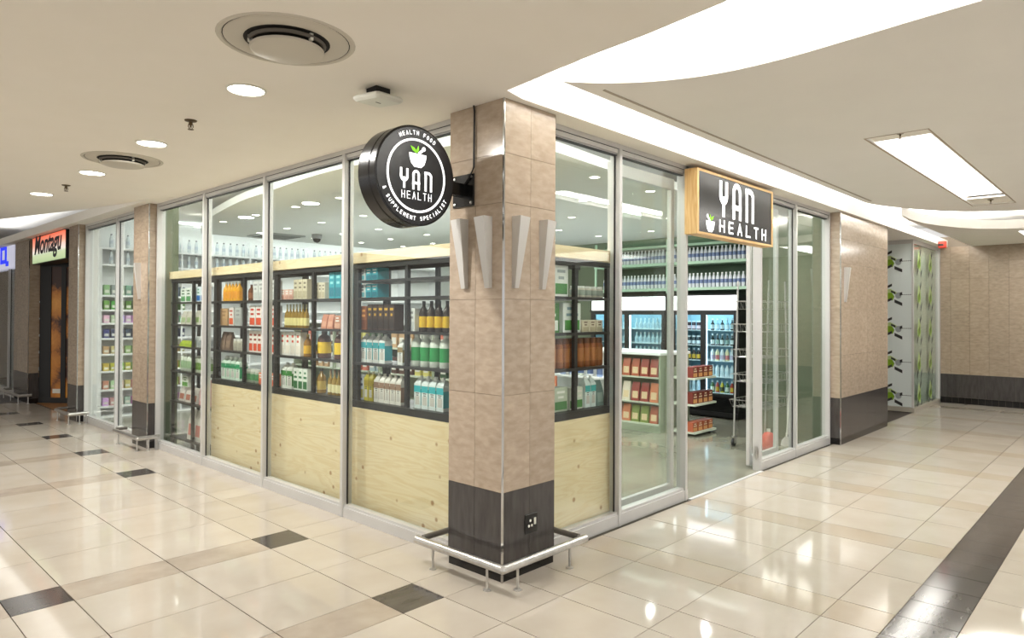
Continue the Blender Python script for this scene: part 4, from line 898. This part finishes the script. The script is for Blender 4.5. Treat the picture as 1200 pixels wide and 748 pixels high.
for z, (c, h) in ec.items():
    for i in range(12):
        if i == 5: continue
        c2 = [max(0, min(255, int(v*random.uniform(.75, 1.2)))) for v in c]; c2 = tuple(int(v//12*12) for v in c2)
        o = place('packet', cached(('packet', c2, h), lambda: MB().bevbox(-.04, -.04, 0, .04, .04, h, .003).box(-.03, -.042, h*.2, .03, -.04, h*.5, 1), [cm(c2), cm((226, 226, 216))]), None, (.44+.105*i, 9.15, z))
        tag(o, f'small packet on the white end wall shelf about {["floor", "ankle", "shin", "knee", "thigh", "waist", "chest", "shoulder", "head"][min(8, int(z/.24))]} height', 'packet', f'packets on the end wall shelf at {z:.2f} m')
# fridges
def fridge(label, x, y0, W, side):
    t = thing('drinks_fridge', label, 'fridge', (x, y0, 0), group='black upright drinks fridges')
    D = .68; n = 2; dw = (W-.08)/n
    obj('cabinet', B(.06, 0, .0, D, .04, 2.0).box(.06, W-.04, 0, D, W, 2.0).box(D-.05, .04, 0, D, W-.04, 2.0).box(.02, .04, 0, D, W-.04, .34).box(.06, .04, 1.96, D, W-.04, 2.0).box(.0, 0, .0, .06, .045, 2.0).box(0, W-.045, 0, .06, W, 2.0).box(-.03, 0, .03, .02, W, .1), M['mblack'], t)
    obj('grille', B(-.012, .04, .1, .02, W-.04, .3), M['black'], t)
    obj('lining', B(D-.06, .045, .35, D-.052, W-.045, 1.95).box(.1, .041, .35, D-.06, .046, 1.95).box(.1, W-.046, .35, D-.06, W-.041, 1.95), mat('fridge_lining', (150, 186, 200), .4), t)
    obj('light_header', B(-.03, .02, 1.745, .06, W-.045, 1.985), M['fhead'], t)
    obj('header_rail', B(-.035, 0, 1.715, .06, W, 1.745).box(-.035, 0, 1.985, .06, W, 2.01), M['mblack'], t)
    for k in range(n):
        y = .04+dw*k
        d = obj('door', B(-.02, y, .34, .02, y+.04, 1.715).box(-.02, y+dw-.04, .34, .02, y+dw, 1.715).box(-.02, y+.04, .34, .02, y+dw-.04, .385).box(-.02, y+.04, 1.67, .02, y+dw-.04, 1.715), M['mblack'], t)
        obj('door_glass', B(0, y+.035, .38, .005, y+dw-.035, 1.675), M['fglass'], d)
        hy = y+.012 if k == 0 else y+dw-.03
        obj('door_handle', B(-.05, hy, .95, -.02, hy+.02, 1.2), M['mblack'], d)
    obj('led_strip', B(.07, .05+dw-.03, .4, .1, .05+dw+.012, 1.66), M['fled'], t)
    for z in (.40, .66, .92, 1.17, 1.42): obj('shelf', B(.08, .045, z-.012, D-.07, W-.045, z), M['wshelf'], t)
    l = area('fridge_lamp', (x+.16, y0+W/2, 1.93), (.1, W-.2), 9, (.75, .93, 1)); return t
FXR = 7.31
fridge('black drinks fridge with white lit header, seen through the open doorway', FXR, 1.86, 1.22, 0)
fridge('second drinks fridge behind the pane left of the doorway', FXR, 3.16, 1.6, 0)
fc = [[((226, 200, 90), (214, 120, 60)), 'jar'], [((190, 60, 60), (230, 190, 60)), 'bottle'], [((214, 222, 226), (230, 232, 232)), 'jug'], [((230, 210, 150), (226, 150, 150)), 'jug'], [((40, 44, 48), (200, 206, 206)), 'bottle'], [((150, 190, 206), (210, 226, 230)), 'wine']]
for fr_, (y0, W) in enumerate(((1.86, 1.22), (3.16, 1.6))):
    for si, z in enumerate((.40, .66, .92, 1.17, 1.42)):
        nn = int((W-.2)/.085)
        for i in range(nn):
            y = y0+.1+.085*i
            if abs(y-(y0+W/2)) < .06: continue
            half = 0 if y > y0+W/2 else 1
            cc = [[((200, 180, 60), (60, 60, 30)), ((180, 60, 50), (230, 180, 60)), ((70, 110, 60), (220, 220, 200))], [((232, 236, 238), (214, 226, 230))], [((236, 220, 170), (214, 120, 120)), ((240, 240, 240), (210, 190, 210))],
                  [((36, 44, 40), (216, 220, 216)), ((30, 30, 34), (150, 170, 160))], [((150, 184, 200), (206, 220, 226)), ((30, 36, 40), (190, 196, 196))]][si]
            c = cc[(i*7+si) % len(cc)]; kd = ['bottle', 'jug', 'jug', 'wine', 'wine'][si]
            if half == 0 and fr_ == 0: kd = ['jug', 'jar', 'bottle', 'jar', 'jar'][si]; c = [((214, 226, 232), (190, 210, 220)), ((206, 220, 226), (190, 206, 214)), ((60, 50, 50), (214, 170, 60)), ((40, 50, 56), (220, 226, 230)), ((60, 44, 50), (226, 200, 206))][si]
            if fr_ == 1: c = ((222, 234, 240), (200, 216, 226))
            hh = .15 if kd in ('jar',) else .19
            nmr = ['lowest', 'second lowest', 'middle', 'second', 'top'][si]
            key = ('fb', kd, c)
            def mk():
                r = .034; h = hh
                P = {'bottle': [(r, 0), (r, .6*h), (r*.4, .82*h), (r*.4, .95*h)], 'jug': [(r, 0), (r, .7*h), (r*.5, .88*h), (r*.5, .95*h)], 'jar': [(r, 0), (r, .8*h), (r*.9, .85*h)], 'wine': [(r, 0), (r, .5*h), (r*.35, .7*h), (r*.35, .95*h)]}[kd]
                return MB().lathe(P, 8).lathe([(r*1.02, .12*h), (r*1.02, .48*h)], 8, mi=1, cap=False).lathe([(r*.45 if kd != 'jar' else r*.95, .86*h), (r*.45 if kd != 'jar' else r*.95, h)], 8, mi=2)
            o = place('drink_bottle' if kd != 'jar' else 'drink_jar', cached(key, mk, [cm(c[0], .2), cm(c[1]), cm((226, 228, 228))]), None, (FXR+.16, y, z))
            tag(o, f'{kd if kd in ("jar", "jug") else "bottle"} on the {nmr} shelf of the {"fridge in the doorway" if fr_ == 0 else "fridge behind the left pane"}, {"left" if half == 0 else "right"} door', 'bottle' if kd != 'jar' else 'jar', f'{kd}s in fridge {["one", "two"][fr_]}, {nmr} shelf, {["left", "right"][half]} door')

# ------------------------------------------------------------------ gondolas
def gondola(label, x0, x1, y0, y1, levels, top, capm):
    t = thing('gondola_shelf', label, 'shelving', (x0, y0, 0), group='sage gondola shelves on the shop floor'); W = x1-x0; Ln = y1-y0
    obj('base', B(0, 0, 0, W, Ln, .1), mat('gondola_sage', (150, 160, 138), .5), t)
    obj('spine', B(W/2-.02, 0, .1, W/2+.02, Ln, top-.04), mat('gondola_sage', (150, 160, 138), .5), t)
    obj('end_panel', B(.0, 0, .1, W, .025, top-.04), mat('gondola_sage', (150, 160, 138), .5), t); obj('end_panel', B(0, Ln-.025, .1, W, Ln, top-.04), mat('gondola_sage', (150, 160, 138), .5), t)
    n = max(1, int(Ln/1.1))
    for k in range(1, n): obj('divider', B(0, Ln*k/n-.012, .1, W, Ln*k/n+.012, top-.04), mat('gondola_sage', (150, 160, 138), .5), t)
    for z in levels: obj('shelf', B(.005, .026, z-.02, W-.005, Ln-.026, z), mat('gondola_shelf_pale', (196, 204, 186), .5), t)
    obj('worktop', MB().bevbox(-.02, -.02, top-.04, W+.02, Ln+.02, top, .005), capm, t)
    return t
gondola('low sage gondola with pale top behind the pane left of the doorway', 5.35, 6.15, 2.1, 5.2, (.12, .42, .78), 1.13, M['wshelf'])
RP = [(156, 66, 54), (176, 92, 66), (120, 140, 60), (206, 120, 80), (150, 50, 44), (226, 214, 196)]
k = 0
for z, hh in ((.12, .24), (.42, .27), (.78, .25)):
    for y in [2.24+.155*i for i in range(19)]:
        if (z == .12 and y > 3.6) or (z == .78 and y > 4.2): continue
        if random.random() < .05: continue
        c = RP[int(y*3.1+z*7) % len(RP)]; k += 1
        item('pouch', 5.45, y, z, .13, hh, -math.pi/2, 'snack_pouch', f'{"red" if c[0] > 140 and c[1] < 90 else "green" if c[1] > c[0] else "orange brown" if c[2] < 150 else "cream"} snack pouch on the {"lowest" if z < .2 else "middle" if z < .5 else "upper"} gondola shelf behind the glass', 'pouch', f'snack pouches on the {"lowest" if z < .2 else "middle" if z < .5 else "upper"} gondola shelf', (c, (226, 200, 160), WH), .1)
# end display facing the doorway
t = thing('end_display', 'tiered end display of chocolate boxes beside the fridge doorway view', 'shelving', (5.45, 1.62, 0))
obj('back_panel', B(0, .42, 0, .62, .46, .92), mat('gondola_sage', (150, 160, 138), .5), t)
for z in (.06, .44, .80): obj('shelf', B(0, 0, z-.025, .62, .42, z), mat('gondola_shelf_pale', (196, 204, 186), .5), t)
for z, h, c in ((.06, .13, (170, 90, 60)), (.44, .16, (110, 44, 32)), (.80, .15, (120, 50, 38))):
    for i in range(4): item('box', 5.53+.148*i, 1.72, z, .125, h, 0, 'chocolate_box', f'{ordn(i, 4)} brown box on the {"lowest" if z < .1 else "middle" if z < .5 else "upper"} tier of the end display', 'box', f'brown boxes, {"lowest" if z < .1 else "middle" if z < .5 else "upper"} tier', (c, (206, 150, 90), (230, 214, 180)), .12)
# near small stand behind the left glass pane
t = thing('display_stand', 'pale stand with white packs behind the pane left of the doorway', 'shelving', (3.7, 1.95, 0))
obj('back_panel', B(.3, 0, 0, .34, .9, 1.25), M['wshelf'], t)
for z in (.08, .5, .9, 1.22): obj('shelf', B(0, 0, z-.02, .32, .9, z), M['wshelf'], t)
for z in (.08, .5, .9):
    for i in range(6):
        c = [(196, 206, 226), (150, 170, 210), (232, 234, 236), (206, 214, 200)][(i+int(z*10)) % 4]
        item('bottle', 3.82, 2.03+.145*i, z, .08, .2, -math.pi/2, 'supplement_bottle', f'{ordn(5-i, 6)} bottle on the {"lowest" if z < .1 else "middle" if z < .6 else "upper"} tier of the pale stand', 'bottle', f'bottles, {"lowest" if z < .1 else "middle" if z < .6 else "upper"} tier of the pale stand', (c, (90, 110, 150), WH))
# inner gondola seen between the rack shelves
gondola('long pale gondola in the middle of the shop seen through the left racks', 2.6, 3.4, 2.6, 7.2, (.12, .5, .85, 1.2), 1.55, M['wshelf'])
PC = [(226, 226, 220), (196, 160, 120), (60, 90, 60), (214, 206, 120), (90, 60, 50), (170, 190, 196), (200, 110, 90)]
for z in (.85, 1.2):
    for i in range(26):
        c = PC[(i//3+int(z*10)) % len(PC)]
        o = place('packet', cached(('gp', c, z), lambda: MB().bevbox(-.06, -.05, 0, .06, .05, .22, .003).box(-.045, -.052, .05, .045, -.05, .14, 1), [cm(c), cm((230, 228, 220))]), None, (2.7, 2.75+.17*i, z), (0, 0, -math.pi/2))
        tag(o, f'packet on the {"top" if z > 1 else "second"} shelf of the long pale gondola inside the shop', 'packet', f'packets on the {"top" if z > 1 else "second"} shelf of the long gondola')

# ------------------------------------------------------------------ wire rack, cleaning things
t = thing('wire_rack', 'chrome wire basket rack on castors just inside the doorway', 'rack', (5.2, .54, 0))
for (x, y) in ((.02, .02), (.02, .42), (.75, .02), (.75, .42)):
    obj('post', MB().tube([(x, y, .12), (x+(.12 if x < .4 else -.1), y, 2.1)], .011, 8), M['steel'], t)
    c = obj('castor', MB().lathe([(.05, -.014), (.05, .014)], 16, T=lambda a, b_, c_: (a, c_, b_+.05)), M['mblack'], t, (x, y, 0))
    obj('castor_fork', B(-.02, -.022, .04, .02, -.016, .13).box(-.02, .016, .04, .02, .022, .13).box(-.02, -.022, .11, .02, .022, .13), M['steel'], c)
for z in (.5, .82, 1.13, 1.45, 1.74):
    s = (2.1-z)/2.1; x0 = -.05+(.12*z/2.1); x1 = .80-.1*z/2.1; b = MB()
    for y in (0, .44): b.tube([(x0, y, z+.1), (x1, y, z+.1)], .004, 5); b.tube([(x0+.05, y, z), (x1, y, z)], .003, 5)
    b.tube([(x0-.04, 0, z+.1), (x0-.04, .44, z+.1)], .004, 5); b.tube([(x1, 0, z+.1), (x1, .44, z+.1)], .004, 5)
    for i in range(9): y = .055*i; b.tube([(x0-.04, y, z+.1), (x0+.05, y, z), (x1, y, z)], .002, 4)
    for i in range(9): x = x0+.06+(x1-x0-.06)*i/8; b.tube([(x, 0, z+.1), (x, 0, z), (x, .44, z), (x, .44, z+.1)], .002, 4)
    obj('wire_basket', b, M['steel'], t)
t = thing('red_canister', 'red plastic canister with pale cap on the floor behind the right glazing', 'canister', (5.0, .42, 0))
obj('body', MB().lathe([(.07, 0), (.078, .02), (.078, .22), (.05, .26), (.02, .275)], 18), M['red'], t); obj('cap', MB().lathe([(.022, .27), (.022, .31)], 12), M['wap'], t)
t = thing('mop', 'mop with a pale pole leaning behind the far right glass pane', 'mop', (5.75, .5, 0))
obj('pole', MB().tube([(0, 0, .08), (.2, .0, 1.4)], .008, 8), M['wap'], t); obj('mop_head', MB().lathe([(.07, 0), (.06, .06), (.02, .11)], 12), mat('mop_grey', (170, 168, 160), .9), t)
t = thing('broom', 'broom with a pale handle standing beside the red canister', 'broom', (4.85, .5, 0))
obj('handle', MB().tube([(0, 0, .1), (.1, 0, 1.25)], .009, 8), M['wap'], t); obj('bristles', B(-.1, -.02, 0, .1, .02, .1), mat('bristle', (90, 90, 86), .9), t)
